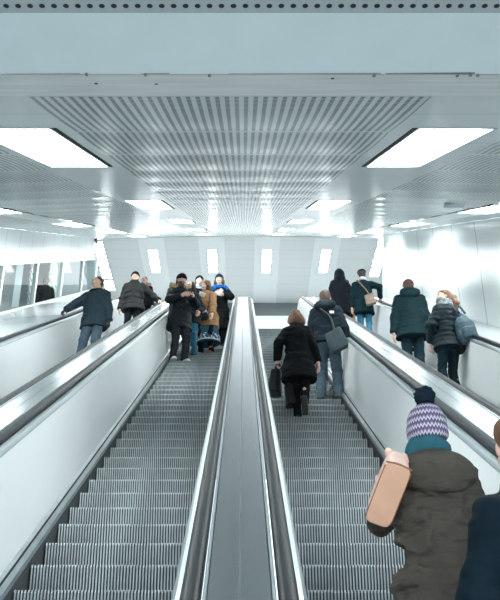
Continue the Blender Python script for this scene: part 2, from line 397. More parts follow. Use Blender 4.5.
# window band
def vpost(m,w,th,dep=.08,u=WL):
    a=P(u,w,NB); dz=(NT-NB)/C30
    m.box(u-dep,u+.03,a.y-th/2,a.y+th/2,a.z,a.z+dz)
PW=[2.9,6.4,9.9,13.4,16.9,20.4,23.9,27.4,30.9,33.85]
for i in range(len(PW)-1):
    w0,w1=PW[i],PW[i+1]; c=P(WL,(w0+w1)/2,NB); root=struct(empty('window_%d'%(i+1),c))
    m=MB(); vpost(m,w0,.13)
    for n in(NB,NT):
        v=[]
        for dn in(-.04,.04):
            for (u,w) in((WL-.06,w0),(WL+.03,w0),(WL+.03,w1),(WL-.06,w1)): v.append(P(u,w,n+dn))
        m.hexa(v)
    m.build('window_frame',M['frame_white'],root,shift=c)
    dz=(NT-NB)/C30; a=P(WL-.02,w0,NB); b=P(WL-.02,w1,NB)
    m=MB(); m.quad(a,b,b+Vector((0,0,dz)),a+Vector((0,0,dz))); m.build('window_pane',M['glass'],root,shift=c)
m=MB(); vpost(m,33.85,.13); struct(m.build('trim_5',M['frame_white']))
# room behind the windows: stepped floor, back wall, white louvre cupboards
BK=-8.3
m=MB(); wallquad(m,BK,-3,-4.5,wl_end,.6,2); struct(m.build('wall_back',M['booth_grey']))
m=MB(); m.quad(P(BK,-3,.45),P(WL,-3,.45),P(WL,wl_end,.45),P(BK,wl_end,.45)); struct(m.build('ceiling',M['booth_grey']))
m=MB(); m.quad(P(BK,-3,-2.6),P(WL,-3,-2.6),P(WL,wl_end,-2.6),P(BK,wl_end,-2.6)); struct(m.build('floor',M['floor']))
def booth_box(name,u0,u1,w,width,n0,hgt,mt,label,cat,slat=0):
    a=P(0,w,n0); root=empty(name,(u0,a.y,a.z)); tag(root,label,cat)
    m=MB(); m.box(0,u1-u0,-width/2,width/2,0,hgt); m.build('body',mt,root)
    if slat:
        m=MB()
        for i in range(slat): z=hgt*(.1+.86*i/slat); m.box(u1-u0,u1-u0+.03,-width*.46,width*.46,z,z+hgt*.86/slat*.6)
        m.build('louvre_slats',M['frame_white'],root)
booth_box('pillar',-6.9,-6.35,24.4,.7,-2.6,3.3,M['booth_white'],'wide white pillar standing behind the window glass','pillar')
booth_box('louvre_cabinet',-7.4,-6.9,28.6,1.0,-2.6,2.6,M['booth_white'],'white slatted cabinet behind the third window, behind the standing figure','cabinet',9)
booth_box('louvre_cabinet',-7.4,-6.9,31.6,1.3,-2.6,2.7,M['booth_white'],'white slatted cabinet behind the last window at the top','cabinet',9)
# ------------------------------------------------------------------ upper hall
e=P(0,W_END,nceil(0,W_END)); HZ=e.z; HY0=e.y; HY1=CAMZ*0+ (HZ-CAMZ)/math.tan(R(26.69))
UW=8.2
m=MB(); m.quad((-UW,HY0,HZ),(UW,HY0,HZ),(UW,HY1,HZ),(-UW,HY1,HZ),[(-UW,HY0),(UW,HY0),(UW,HY1),(-UW,HY1)]); struct(m.build('ceiling',M['hall_ceil']))
m=MB()
for sgn,ue in((-1,-UW),(1,UW)):
    e1=P(WL if sgn<0 else WR,W_END,nceil(WL if sgn<0 else WR,W_END))
    m.quad(e1,(ue,e1.y,e1.z),(ue,HY0,HZ),(e1.x,HY0,HZ))
    k=P(WL if sgn<0 else WR,28.,nceil(WL if sgn<0 else WR,28.)); m.quad(k,(ue,k.y,k.z),(ue,e1.y,e1.z),e1)
    m.quad(e1,(e1.x,HY0,HZ),(0,HY0,HZ),(0,e.y,e.z))
struct(m.build('ceiling',M['hall_ceil']))
ZB1=CAMZ+HY1*math.tan(R(26.88)-math.atan(16/F)); ZB2=CAMZ+HY1*math.tan(R(26.88)-math.atan(17.6/F))
m=MB(); m.box(-UW,UW,HY1,HY1+.2,ZTOP,ZB2); struct(m.build('wall_front',M['hall_wall']))
m=MB(); m.box(-UW,UW,HY1-.02,HY1+.2,ZB2,ZB1); struct(m.build('trim_6',M['frame_white']))
m=MB(); m.box(-UW,UW,HY1,HY1+.2,ZB1,HZ+.02); struct(m.build('trim_7',M['dark_band']))
YL=P(0,wl_end,-1).y; m=MB(); m.quad((-UW,YL,ZTOP),(-UW,YL,HZ),(-UW,HY1,HZ),(-UW,HY1,ZTOP)); struct(m.build('wall_left',M['hall_wall']))
m=MB(); m.quad((UW,24,ZTOP),(UW,24,HZ),(UW,HY1,HZ),(UW,HY1,ZTOP)); struct(m.build('wall_right',M['hall_wall']))
m=MB(); m.box(-UW,UW,DTOP+1.4,HY1+.2,ZTOP-.3,ZTOP); 
for u0,u1 in((-UW,-3.6),(3.6,UW)): m.box(u0,u1,DTOP,DTOP+1.4,ZTOP-.3,ZTOP)
struct(m.build('floor',M['floor']))
def hall_light(u,y0,y1,w,label,group):
    root=empty('ceiling_light',(u,(y0+y1)/2,HZ)); tag(root,label,'ceiling light',group); h=(y1-y0)/2
    m=MB(); m.box(-w/2,w/2,-h,h,-.02,-.008); m.build('diffuser',M['hall_diff'],root)
    m=MB()
    for a in((-w/2-.03,-w/2,-h-.03,h+.03),(w/2,w/2+.03,-h-.03,h+.03),(-w/2,w/2,-h-.03,-h),(-w/2,w/2,h,h+.03)): m.box(a[0],a[1],a[2],a[3],-.03,-.001)
    m.build('frame',M['light_frame'],root)
def hallY(y): return (HZ-CAMZ)/math.tan(PITCH+math.atan((300-y)/F))
HU=(-3.72,-1.28,.98,3.42)
for i,u in enumerate(HU):
    hall_light(u,hallY(249.5),hallY(272),.36,'tall slim bright light above the landing, %s of four from the window side'%ORD[i].replace('nearest','first'),'slim lights above the landing')
    m=MB(); m.box(u-.52,u+.52,HY0+.1,HY1-.02,HZ-.006,HZ-.0005); struct(m.build('ceiling',M['hall_band']))
for s,u,ya,yb in((0,-5.9,240,291),(1,5.66,236,277)):
    y0,y1=hallY(ya),hallY(yb)
    for k in range(4):
        a=y0+(y1-y0)*(k+.06)/4; b=y0+(y1-y0)*(k+.9)/4
        hall_light(u,a,b,.40,'%s of four square lights in the slanting line at the %s end'%(('top','second highest','third highest','lowest')[k],('window','white wall')[s]),'square lights at the ends of the landing')
# dark camera at the end of the left wall, small ceiling vent on the right
c=P(WL+.12,33.6,nceil(WL,33.6)-.10); r_=empty('security_camera',c); tag(r_,'small dark security camera at the far top corner of the left wall','camera')
m=MB(); m.tube([(0,0,.10),(0,0,.02)],.03,10); m.build('mount',M['screw'],r_)
m=MB(); m.tube([(0,.12,-.02),(0,.06,0),(0,-.16,-.05)],[.06,.07,.05],12); m.build('housing',M['screw'],r_)
u_=3.05; w_=13.0; c=P(u_,w_,nceil(u_,w_)-.012); r_=empty('ceiling_vent',c); tag(r_,'small dark slotted vent in the ceiling near the right wall','vent')
m=MB(); m.box(-.15,.15,-.05,.05,-.004,.012); m.build('plate',M['skirt'],r_)
# lower landing
m=MB(); m.box(-9,9,-7,D0-.8,-.3,-.002); struct(m.build('floor',M['floor']))
# ------------------------------------------------------------------ implicit-surface modelling (smooth unions on a grid, surface nets)
def vnoise(p,seed=0):
    p=np.asarray(p,dtype=np.float32); i=np.floor(p).astype(np.int64); f=p-i; f=f*f*(3-2*f)
    def h(x,y,z):
        n=(x*374761393+y*668265263+z*2147483647+seed*974634777)&0xffffffff
        n=((n^(n>>13))*1274126177)&0xffffffff; n=n^(n>>16); return (n&0xffff).astype(np.float32)/32767.5-1
    x,y,z=i[...,0],i[...,1],i[...,2]; r=0
    for dx in(0,1):
        wx=f[...,0] if dx else 1-f[...,0]
        for dy in(0,1):
            wy=f[...,1] if dy else 1-f[...,1]
            for dz in(0,1):
                wz=f[...,2] if dz else 1-f[...,2]; r=r+h(x+dx,y+dy,z+dz)*wx*wy*wz
    return r
def V(*a): return np.array(a,dtype=float)
class Fr:                                     # a frame: rotation (columns) and origin
    def __init__(s,Rm=None,o=(0,0,0)): s.R=np.eye(3) if Rm is None else np.array(Rm,dtype=float); s.o=np.array(o,dtype=float)
    def w(s,p): return s.R@np.array(p,dtype=float)+s.o
    def l(s,Q): return (Q-s.o)@s.R
    def sub(s,Rm,o): return Fr(s.R@np.array(Rm),s.w(o))
def eul(x=0,y=0,z=0): return np.array(Euler((x,y,z)).to_matrix())
ID=Fr()
class SDF:
    def __init__(s): s.ops=[]; s.post=[]
    def _add(s,fn,pts,pad,k,mode,fr):
        w=np.array([fr.w(p) for p in pts]); s.ops.append((fn,w.min(0)-pad,w.max(0)+pad,k,mode,fr))
    def ell(s,c,r,fr=ID,k=.02,mode='u',rot=None):
        if rot is not None: fr=fr.sub(rot,c); c=(0,0,0)
        c=np.array(c,float); r=np.array(r,float); mr=r.min()
        def fn(q):
            d=(q-c)/r; k0=np.sqrt((d*d).sum(-1)); k1=np.sqrt(((d/r)**2).sum(-1)); return k0*(k0-1)/np.maximum(k1,1e-6)
        s._add(fn,[c+np.array(e)*r for e in((1,1,1),(-1,1,1),(1,-1,1),(1,1,-1),(-1,-1,1),(-1,1,-1),(1,-1,-1),(-1,-1,-1))],.0,k,mode,fr); return s
    def cone(s,a,b,ra,rb,fr=ID,k=.02,mode='u',flat=False):
        a=np.array(a,float); b=np.array(b,float); ab=b-a; L2=ab@ab; L=math.sqrt(L2)
        def fn(q):
            t0=((q-a)@ab)/L2; t=np.clip(t0,0,1); d=np.sqrt(((q-a-t[...,None]*ab)**2).sum(-1))-(ra+(rb-ra)*t)
            if flat: d=np.maximum(d,(t0-1)*L)
            return d
        s._add(fn,[a,b],max(ra,rb),k,mode,fr); return s
    def loft(s,secs,fr=ID,k=.02,mode='u',p=2.0):      # secs [(z,cx,cy,rx,ry)] rising z in the frame; flat ends
        secs=np.array(secs,float); z=secs[:,0]; mr=max(secs[:,3:].max(),.01)
        def fn(q):
            zz=np.clip(q[...,2],z[0],z[-1]); cx,cy,rx,ry=[np.interp(zz,z,secs[:,i]) for i in(1,2,3,4)]
            e=(np.abs((q[...,0]-cx)/rx)**p+np.abs((q[...,1]-cy)/ry)**p)**(1/p)
            d=(e-1)*np.minimum(rx,ry); return np.maximum(d,np.maximum(q[...,2]-z[-1],z[0]-q[...,2]))
        pts=[(x,y,zz) for x in((secs[:,1]-secs[:,3]).min(),(secs[:,1]+secs[:,3]).max()) for y in((secs[:,2]-secs[:,4]).min(),(secs[:,2]+secs[:,4]).max()) for zz in(z[0],z[-1])]
        s._add(fn,pts,0,k,mode,fr); return s
    def box(s,c,h,r,fr=ID,k=.01,mode='u',rot=None):
        if rot is not None: fr=fr.sub(rot,c); c=(0,0,0)
        c=np.array(c,float); h=np.array(h,float)
        def fn(q):
            d=np.abs(q-c)-h+r; return np.sqrt((np.maximum(d,0)**2).sum(-1))+np.minimum(d.max(-1),0)-r
        s._add(fn,[c+np.array(e)*h for e in((1,1,1),(-1,1,1),(1,-1,1),(1,1,-1),(-1,-1,1),(-1,1,-1),(1,-1,-1),(-1,-1,-1))],0,k,mode,fr); return s
    def noise(s,amp,scale,seed=0,fr=ID,fold=False):
        sc=np.array(scale,float) if not np.isscalar(scale) else np.array([scale]*3,float); s.post.append((amp,sc,seed,fr,fold)); return s
    def puff(s,amp,pitch,fr=ID): s.post.append((amp,pitch,'puff',fr,0)); return s
    def bake(s,vox):
        ex=sum(q[0] for q in s.post); lo=np.min([o[1] for o in s.ops if o[4]=='u'],0)-3*vox-.008-ex; hi=np.max([o[2] for o in s.ops if o[4]=='u'],0)+3*vox+.008+ex
        n=np.ceil((hi-lo)/vox).astype(int)+1
        ax=[lo[i]+vox*np.arange(n[i]) for i in range(3)]
        D=np.full(tuple(n),.12,dtype=np.float64)
        for fn,a,b,k,mode,fr in s.ops:
            pad=max(.035,k)+2*vox
            i0=np.clip(np.floor((a-pad-lo)/vox).astype(int),0,n-1); i1=np.clip(np.ceil((b+pad-lo)/vox).astype(int)+1,1,n)
            if (i1<=i0).any(): continue
            sl=tuple(slice(i0[i],i1[i]) for i in range(3))
            G=np.stack(np.meshgrid(*[ax[i][sl[i]] for i in range(3)],indexing='ij'),-1)
            d=fn(fr.l(G)); c=D[sl]
            if mode=='u':
                h=np.clip(.5+.5*(c-d)/k,0,1); D[sl]=c*(1-h)+d*h-k*h*(1-h)
            else: 
                h=np.clip(.5-.5*(c+d)/k,0,1); D[sl]=c*(1-h)-d*h+k*h*(1-h)
        if s.post:
            msk=np.abs(D)<.05+vox; G=np.stack(np.meshgrid(*ax,indexing='ij'),-1)[msk]
            dd=np.zeros(len(G))
            for amp,sc,seed,fr,fold in s.post:
                q=fr.l(G)
                if isinstance(seed,str): dd+=amp*(np.abs(np.sin(q[:,2]*math.pi/sc))-.6)
                else:
                    v=vnoise(q*sc,seed)
                    if fold: v=1-2*np.abs(v)
                    dd+=amp*v
            D[msk]-=dd
        # surface nets
        D[0]=D[-1]=.1; D[:,0]=D[:,-1]=.1; D[:,:,0]=D[:,:,-1]=.1
        S=D<0
        def cor(A,i,j,k): return A[i:A.shape[0]-1+i,j:A.shape[1]-1+j,k:A.shape[2]-1+k]
        cnt=sum(cor(S,i,j,k).astype(np.int8) for i in(0,1) for j in(0,1) for k in(0,1))
        act=(cnt>0)&(cnt<8); idx=np.argwhere(act); ii,jj,kk=idx.T
        acc=np.zeros((len(idx),3)); num=np.zeros(len(idx))
        for axis in range(3):
            o1,o2=[a for a in range(3) if a!=axis]
            for a in(0,1):
                for b in(0,1):
                    p0=[0,0,0]; p0[o1]=a; p0[o2]=b; p1=list(p0); p1[axis]=1
                    d0=D[ii+p0[0],jj+p0[1],kk+p0[2]]; d1=D[ii+p1[0],jj+p1[1],kk+p1[2]]
                    x=(d0<0)!=(d1<0); t=np.where(x,d0/np.where(x,d0-d1,1),0)
                    pt=np.zeros((len(idx),3)); pt[:]=p0; pt[:,axis]=t
                    acc+=pt*x[:,None]; num+=x
        verts=lo+vox*(idx+acc/num[:,None])
        ID_=np.full(act.shape,-1,dtype=np.int64); ID_[act]=np.arange(len(idx)); quads=[]
        for axis in range(3):
            o1,o2=[a for a in range(3) if a!=axis]
            if axis==1: o1,o2=o2,o1
            s0=[slice(1,-1)]*3; s0[axis]=slice(0,-1); s1=list(s0); s1[axis]=slice(1,None)
            A=S[tuple(s0)]; B=S[tuple(s1)]; ch=np.argwhere(A!=B)
            if not len(ch): continue
            base=ch.copy(); base[:,o1]+=1; base[:,o2]+=1
            fl=A[ch[:,0],ch[:,1],ch[:,2]]
            def cell(a,b):
                c=base.copy(); c[:,o1]-=a; c[:,o2]-=b; return ID_[c[:,0],c[:,1],c[:,2]]
            q=np.stack([cell(1,1),cell(0,1),cell(0,0),cell(1,0)],1)
            q[~fl]=q[~fl][:,::-1]; quads.append(q)
        return verts,np.concatenate(quads)
def mesh_np(name,parts,mats,parent=None,loc=None,scale=1.,smooth=True):
    """parts: list of (verts, faces (k,4), material index array or int)"""
    nv=0; VV=[];FF=[];MI=[]
    for v,f,mi in parts:
        VV.append(v*scale); FF.append(f+nv); MI.append(np.full(len(f),mi) if np.isscalar(mi) else mi); nv+=len(v)
    v=np.concatenate(VV); f=np.concatenate(FF); mi=np.concatenate(MI).astype(np.int32)
    me=bpy.data.meshes.new(name); me.vertices.add(len(v)); me.vertices.foreach_set('co',v.astype(np.float32).ravel())
    me.loops.add(f.size); me.loops.foreach_set('vertex_index',f.astype(np.int32).ravel())
    me.polygons.add(len(f)); me.polygons.foreach_set('loop_start',np.arange(0,f.size,4,dtype=np.int32)); 
    me.polygons.foreach_set('material_index',mi); me.polygons.foreach_set('use_smooth',np.ones(len(f),dtype=bool))
    me.update(calc_edges=True); me.validate()
    return link(name,me,mats,parent)
def uvball(c,r,n=10,m=7):
    v=[];f=[]
    for i in range(m+1):
        a=math.pi*i/m
        for j in range(n): b=2*math.pi*j/n; v.append((c[0]+r[0]*math.sin(a)*math.cos(b),c[1]+r[1]*math.sin(a)*math.sin(b),c[2]+r[2]*math.cos(a)))
    for i in range(m):
        for j in range(n): f.append((i*n+j,(i+1)*n+j,(i+1)*n+(j+1)%n,i*n+(j+1)%n))
    return np.array(v),np.array(f)
# ------------------------------------------------------------------ cloth, skin and hair materials
def cloth(name,col,rough=.85,bump=.25,bs=180,noise=.12,ns=9,sheen=.0,spec=.10): return mat(name,col,rough=rough,spec=spec,noise=noise,nscale=ns,bump=bump,bscale=bs,sheen=sheen)
SKIN=[mat('light skin',(.80,.52,.41),rough=.5,noise=.06,nscale=20),mat('warm skin',(.74,.46,.34),rough=.5,noise=.06,nscale=20),mat('pale skin',(.84,.60,.50),rough=.5,noise=.06,nscale=20)]
LIP=mat('lips',(.42,.15,.13),rough=.45); EYEW=mat('eye white',(.75,.75,.74),rough=.3); IRIS=mat('iris',(.03,.025,.02),rough=.2); BROW=mat('brow hair',(.035,.025,.02),rough=.8)
STUB=mat('dark beard',(.13,.08,.06),rough=.85,noise=.3,nscale=60)
def hairmat(name,c): return mat(name,c,rough=.5,noise=.45,nscale=28,stretch=(3,3,.35),bump=.5,bscale=70,spec=.4)
SKINX=0
HAIR={'dark':hairmat('dark brown hair',(.035,.024,.019)),'brown':hairmat('brown hair',(.15,.075,.04)),'chestnut':hairmat('chestnut hair',(.19,.090,.05)),'red':hairmat('reddish short hair',(.085,.042,.028)),'auburn':hairmat('light auburn hair',(.20,.10,.055))}
# ------------------------------------------------------------------ figure
def ik(S,W,a,b,pole):
    S=np.array(S);W=np.array(W); d=W-S; L=np.linalg.norm(d); mx=(a+b)*.998
    if L>mx: W=S+d/L*mx; d=W-S; L=mx
    n=d/L; x=(a*a-b*b+L*L)/(2*L); h=math.sqrt(max(a*a-x*x,0)); p=np.array(pole,float); p=p-n*(p@n); p/=np.linalg.norm(p)+1e-9
    return S+n*x+p*h,W
def frame_from(y,z):
    y=np.array(y,float); y/=np.linalg.norm(y); z=np.array(z,float); z=z-y*(y@z); z/=np.linalg.norm(z)+1e-9; x=np.cross(y,z); return np.stack([x,y,z],1)
def hand_sdf(fr,side,curl,k=.006):
    """wrist at the frame's origin, fingers along +Y, palm faces -Z, side=+1 puts the thumb on +X"""
    s=SDF(); s.cone((0,-.05,0),(0,.02,0),.025,.026,fr,k=.012); s.box((0,.052,0),(.039,.046,.013),.012,fr,k=.015)
    s.ell((side*.022,.035,-.006),(.02,.032,.014),fr,k=.012)
    for i,(x,L) in enumerate(((.031,.070),(.010,.080),(-.011,.074),(-.030,.058))):
        p=V(side*x,.092-abs(x)*.25,0); a=0.12
        for j,(fl,r0) in enumerate(((.44,.0092),(.32,.0083),(.26,.0074))):
            a+=curl*(.75,1.0,.7)[j]*(1+.07*i); q=p+V(side*x*.12*(1-j*.4),math.cos(a)*L*fl*1.05,-math.sin(a)*L*fl*1.05)
            s.cone(p,q,r0,r0*.93,fr,k=k); p=q
    p=V(side*.030,.022,-.006)
    for (dx,dy,dz,r) in((.020,.026,-.010,.0115),(.012,.026,-.012-.012*curl,.0098),(.000,.022,-.008-.016*curl,.0085)):
        q=p+V(side*dx,dy,dz); s.cone(p,q,r,r*.9,fr,k=k); p=q
    return s
PEOPLE={}
def person(key,loc,rotz,H,label,sp,group=None):
    """build one figure; nominal stature 1.75 m, facing +Y, then scaled to H"""
    sc=H/1.75; g=sp.get; fem=g('fem',False); vox=g('vox',.011); bulk=g('bulk',0.)
    hw=.155 if fem else .185; hipx=.088
    Rw=Matrix.Rotation(rotz,3,'Z'); locv=Vector(loc)
    toloc=lambda p: np.array((Rw.inverted()@(Vector(p)-locv))/sc)
    tow=lambda p: locv+Rw@(Vector(p)*sc)
    hipc=V(*g('hip',(0,0,0)))+V(0,0,.92)
    T=Fr(eul(-g('lean',0.),g('side',0.),g('twist',0.)),hipc)
    Hd=Fr(eul(*g('head',(0,0,0))),T.w((0,-.005,.605))); hd=Fr(Hd.R,Hd.w((0,.018,.112)))
    body=SDF()
    # legs
    legs=[]
    for sx,kx in((-1,'fL'),(1,'fR')):
        hp=hipc+T.R@V(sx*hipx,0,-.02); an=V(*g(kx,(sx*.095,0,0)))+V(0,0,.085)
        kn,an=ik(hp,an,.43,.415,g('kpole',(0,1,0))); legs.append((sx,hp,kn,an))
        body.cone(hp,kn,.072,.046,k=.03); body.cone(kn,an,.046,.032,k=.02); body.ell(kn*.62+an*.38+V(0,-.010,0),(.036,.036,.10),k=.03)
        ty=g('toeyaw',{}).get(sx,sx*-.12); tp=g('toepitch',{}).get(sx,0.); ff=Fr(eul(tp,0,ty),an); legs[-1]+=(ff,)
        body.cone((0,-.03,-.045),(0,.12,-.06),.033,.022,ff,k=.02); body.cone((0,0,0),(0,.02,-.04),.036,.034,ff,k=.02)
    body.ell((0,0,.0),(.15,.10,.12),T,k=.05)
    body.loft([(0,0,0,.145,.10),(.14,0,0,.125,.085),(.36,0,.0,.15,.105),(.50,0,-.01,.13,.075),(.56,0,-.01,.06,.055)],T,k=.04)
    if fem: body.ell((0,.085,.33),(.12,.045,.06),T,k=.04)
    body.cone((0,-.012,.52),(0,-.005,.64),.055,.05,T,k=.03)
    arms=[]
    for sx,ka,kw in((-1,'aL','awL'),(1,'aR','awR')):
        sh=T.w((sx*hw,-.01,.490)); tgt=toloc(g(kw)) if g(kw) is not None else V(*g(ka,(sx*.27,.03,.80)))
        pole=g('pole',{}).get(sx,(sx*.35,-1,-.25)); el,wr=ik(sh,tgt,.30,.265,pole); arms.append((sx,sh,el,wr))
        body.cone(sh,el,.048,.038,k=.03); body.cone(el,wr,.036,.026,k=.02)
    # head
    body.cone((0,-.035,-.10),(0,-.02,-.02),.054,.055,hd,k=.03)
    body.ell((0,-.018,.030),(.074,.094,.084),hd,k=.01); body.ell((0,.022,-.035),(.057,.066,.080),hd,k=.03)
    body.ell((0,.066,-.088),(.024,.02,.02),hd,k=.03); body.ell((0,.072,.022),(.05,.014,.012),hd,k=.02)
    for sx in(-1,1):
        body.ell((sx*.040,.056,-.028),(.022,.022,.02),hd,k=.02); body.ell((sx*.031,.087,.002),(.017,.011,.010),hd,k=.008,mode='s')
        body.ell((sx*.075,-.012,-.008),(.010,.018,.030),hd,k=.006)
    body.cone((0,.080,.006),(0,.101,-.028),.009,.012,hd,k=.012); body.ell((.0,.086,-.031),(.017,.012,.008),hd,k=.008)
    body.ell((0,.080,-.056),(.023,.011,.007),hd,k=.006); body.ell((0,.078,-.066),(.019,.011,.007),hd,k=.006)
    bv,bf=body.bake(min(vox,.010))
    cen=bv[bf].mean(1); q=hd.l(cen); mi=np.zeros(len(bf),dtype=int)
    lips=(((q[:,0])/.024)**2+((q[:,2]+.061)/.012)**2<1)&(q[:,1]>.07); mi[lips]=1
    if g('beard'): mi[(q[:,2]<-.040)&(q[:,2]>-.13)&(q[:,1]>-.01)&(np.abs(q[:,0])<.075)&~lips&((q[:,2]<-.072)|(np.abs(q[:,0])>.030)|(np.abs(q[:,2]+.045)<.006))]=5
    parts=[(bv,bf,mi)]
    for sx in(-1,1):
        for c,r,m_ in(((sx*.031,.077,.002),(.0135,.011,.0095),2),((sx*.031+g('gaze',0)*.004,.0855,.001),(.0062,.0035,.0068),3),((sx*.032,.087,.021),(.018,.006,.0042),4)):
            v,f=uvball((0,0,0),r); parts.append((v@hd.R.T+hd.w(c),f,m_))
    hf={}
    for sx,sh,el,wr in arms:
        y=wr-el; hdir=g('hdir',{}).get(sx); y=V(*hdir) if hdir is not None else y
        pn=V(*g('palm',{}).get(sx,(-sx*1.,.15,0))); fr=Fr(frame_from(y,-pn),wr); 
        side=1 if sx<0 else -1
        # thumb points to the body front for a hanging arm: choose the side whose x axis looks forward/up
        if fr.R[:,0]@V(0,1,.4)<0: side=-1
        else: side=1
        v,f=hand_sdf(fr,side,g('curl',{}).get(sx,.35)).bake(.0042 if vox<.01 else .0052); parts.append((v,f,6 if g('gloves') else 0)); hf[sx]=fr
    skin=SKIN[g('skin',0)]
    o=mesh_np('person',parts,[skin,LIP,EYEW,IRIS,BROW,STUB,GLOVE],scale=sc)
    o.location=loc; o.rotation_euler=(0,0,rotz); tag(o,label,'person',group)
    def part(name,sdf,mt,vx=None): 
        v,f=sdf.bake(vx or vox); return mesh_np(name,[(v,f,0)],[mt],parent=o,scale=sc)
    # ---- trousers / skirt / shoes
    tr=g('trousers',M_JEANS); lw=g('legw',0.)
    if g('bare_skirt') is None or True:
        s=SDF()
        for sx,hp,kn,an,ff in legs:
            s.cone(hp,kn,.092+lw*.5,.064+lw,k=.03); d=(an-kn)/np.linalg.norm(an-kn); s.cone(kn,an+d*g('tlen',.045),.064+lw,.050+lw,k=.025,flat=True)
        s.ell((0,0,.0),(.168,.122,.13),T,k=.04); s.loft([(-.02,0,0,.16,.12),(.12,0,0,.146,.108)],T,k=.03)
        s.noise(.006,(9,9,22),3,fold=True); s.noise(.004,(30,30,45),8)
        part('trousers',s,tr)
    for sx,hp,kn,an,ff in legs:
        s=SDF(); bt=g('boots',0)
        s.ell((0,.045,-.052),(.046,.125,.036),ff,k=.02); s.ell((0,-.015,-.03),(.042,.058,.05),ff,k=.03); s.ell((0,.115,-.058),(.043,.055,.027),ff,k=.02)
        s.box((0,.045,-.077),(.043,.135,.010),.008,ff,k=.006)
        if bt: d=(kn-an)/np.linalg.norm(kn-an); s.cone(an-d*.03,an+d*bt,.05,.058+lw,k=.02,flat=True)
        s.box((0,0,-.285),(.3,.3,.2),.0,ff,k=.004,mode='s')
        part('shoe' if not bt else 'boot',s,g('shoe',M_SHOE),min(vox,.009))
    if g('skirt'):
        z0,rx0,ry0,mt=g('skirt'); s=SDF(); ax=Fr(None,hipc); s.loft([(z0,0,0,rx0,ry0),(-.05,0,0,.185,.145),(.12,0,0,.15,.12)],ax,k=.02); s.noise(.010,(12,12,2),5); part('skirt',s,mt)
    # ---- coat
    c=g('coat')
    if c:
        t=c.get('t',.022)+bulk; hem=c.get('hem',-.10); hr=c.get('hr',(.20,.15)); hs=c.get('shift',(0,0)); W=.92 if fem else 1.
        s=SDF(); ax=Fr(None,hipc)
        s.loft([(hem,hs[0],hs[1],hr[0]+t,hr[1]+t),(hem*.45,hs[0]*.5,hs[1]*.5,(.185+hr[0])/2*1.0+t,(.135+hr[1])/2+t),(.03,0,0,.178+t,.130+t)],ax,k=.03)
        wa=c.get('waist',1.0)
        s.loft([(-.02,0,0,.178+t,.130+t),(.14,0,0,.166*W*wa+t,.122*wa+t),(.24,0,0,.172*W+t,.125+t),(.36,0,0,.182*W+t,.130+t),(.46,0,-.01,.175*W+t,.115+t),(.515,0,-.012,.135*W+t,.088+t),(.565,0,-.01,.075+t,.072+t)],T,k=.04)
        sr=c.get('sleeve',1.)
        for sx,sh,el,wr in arms:
            s.cone(sh+T.R@V(sx*-.02,0,-.012),el,(.060*W+t*.7)*sr,(.052+t*.6)*sr,k=.045); d=(wr-el)/np.linalg.norm(wr-el)
            s.cone(el,wr+d*c.get('cuff',.0),(.052+t*.6)*sr,(.040+t*.5)*sr,k=.03,flat=True)
        if c.get('collar'): s.loft([(.53,0,-.008,.088+t*.6,.085+t*.6),(.53+c['collar'],0,-.012,.078+t*.5,.080+t*.5)],T,k=.02)
        if c.get('puff'): s.puff(.007,c['puff'],T)
        a=c.get('fold',.007)
        s.noise(a,(7,7,15),sp.get('seed',1),fold=True); s.noise(a*.55,(22,22,34),sp.get('seed',1)+5)
        part(c.get('name','coat'),s,c['m'],c.get('vox'))
        if c.get('hood'):                      # hood lying on the back
            hh=c['hood']; s=SDF(); 
            hz=c.get('hoodz',.52); s.ell((0,-.105-t*.6,hz),(.135*hh,.062*hh,.085*hh),T,k=.03,rot=eul(-.35)); s.ell((0,-.125-t*.6-.062*hh,hz-.0),(.03,.035,.06*hh),T,k=.06,mode='s') if hh>1.2 else None; s.ell((0,-.03,.575),(.115+t*.3,.10,.042),T,k=.03,rot=eul(.35)); s.ell((0,.045,.62),(.075,.10,.09),T,k=.02,mode='s')
            s.noise(.007,(9,9,18),33,fold=True); part('hood',s,c.get('hoodm',c['m']),c.get('vox'))
        if c.get('fur'):
            s=SDF()
            for i in range(-9,10):
                a_=i/9*2.35; s.ell((.150*math.sin(a_),-.05-.10*math.cos(a_),.605+.075*math.cos(a_)),(.045,.045,.050),T,k=.02)
            s.noise(.016,60,4); s.noise(.009,25,9); part('fur_trim',s,M_FUR)
        if c.get('hoodup'):
            s=SDF(); s.ell((0,-.035,.015),(.125,.14,.150),hd,k=.02); s.ell((0,-.05,-.11),(.14,.13,.10),hd,k=.05); s.ell((0,.135,.0),(.085,.10,.105),hd,k=.02,mode='s'); s.noise(.008,(10,10,10),6,fold=True)
            part('hood',s,c['m'])
        if c.get('buttons'):
            s=[uvball((0,0,0),(.012,.006,.012)) for _ in range(4)]; 
            for i in range(4):
                z=.05+.1*i; yy=.13+t+.004; v,f=uvball((.02,yy,z),(.013,.008,.013)); mesh_np('button',[(v@T.R.T+T.o,f,0)],[M_SHOE],parent=o,scale=sc)
    # ---- head cover
    hr_=g('hair')
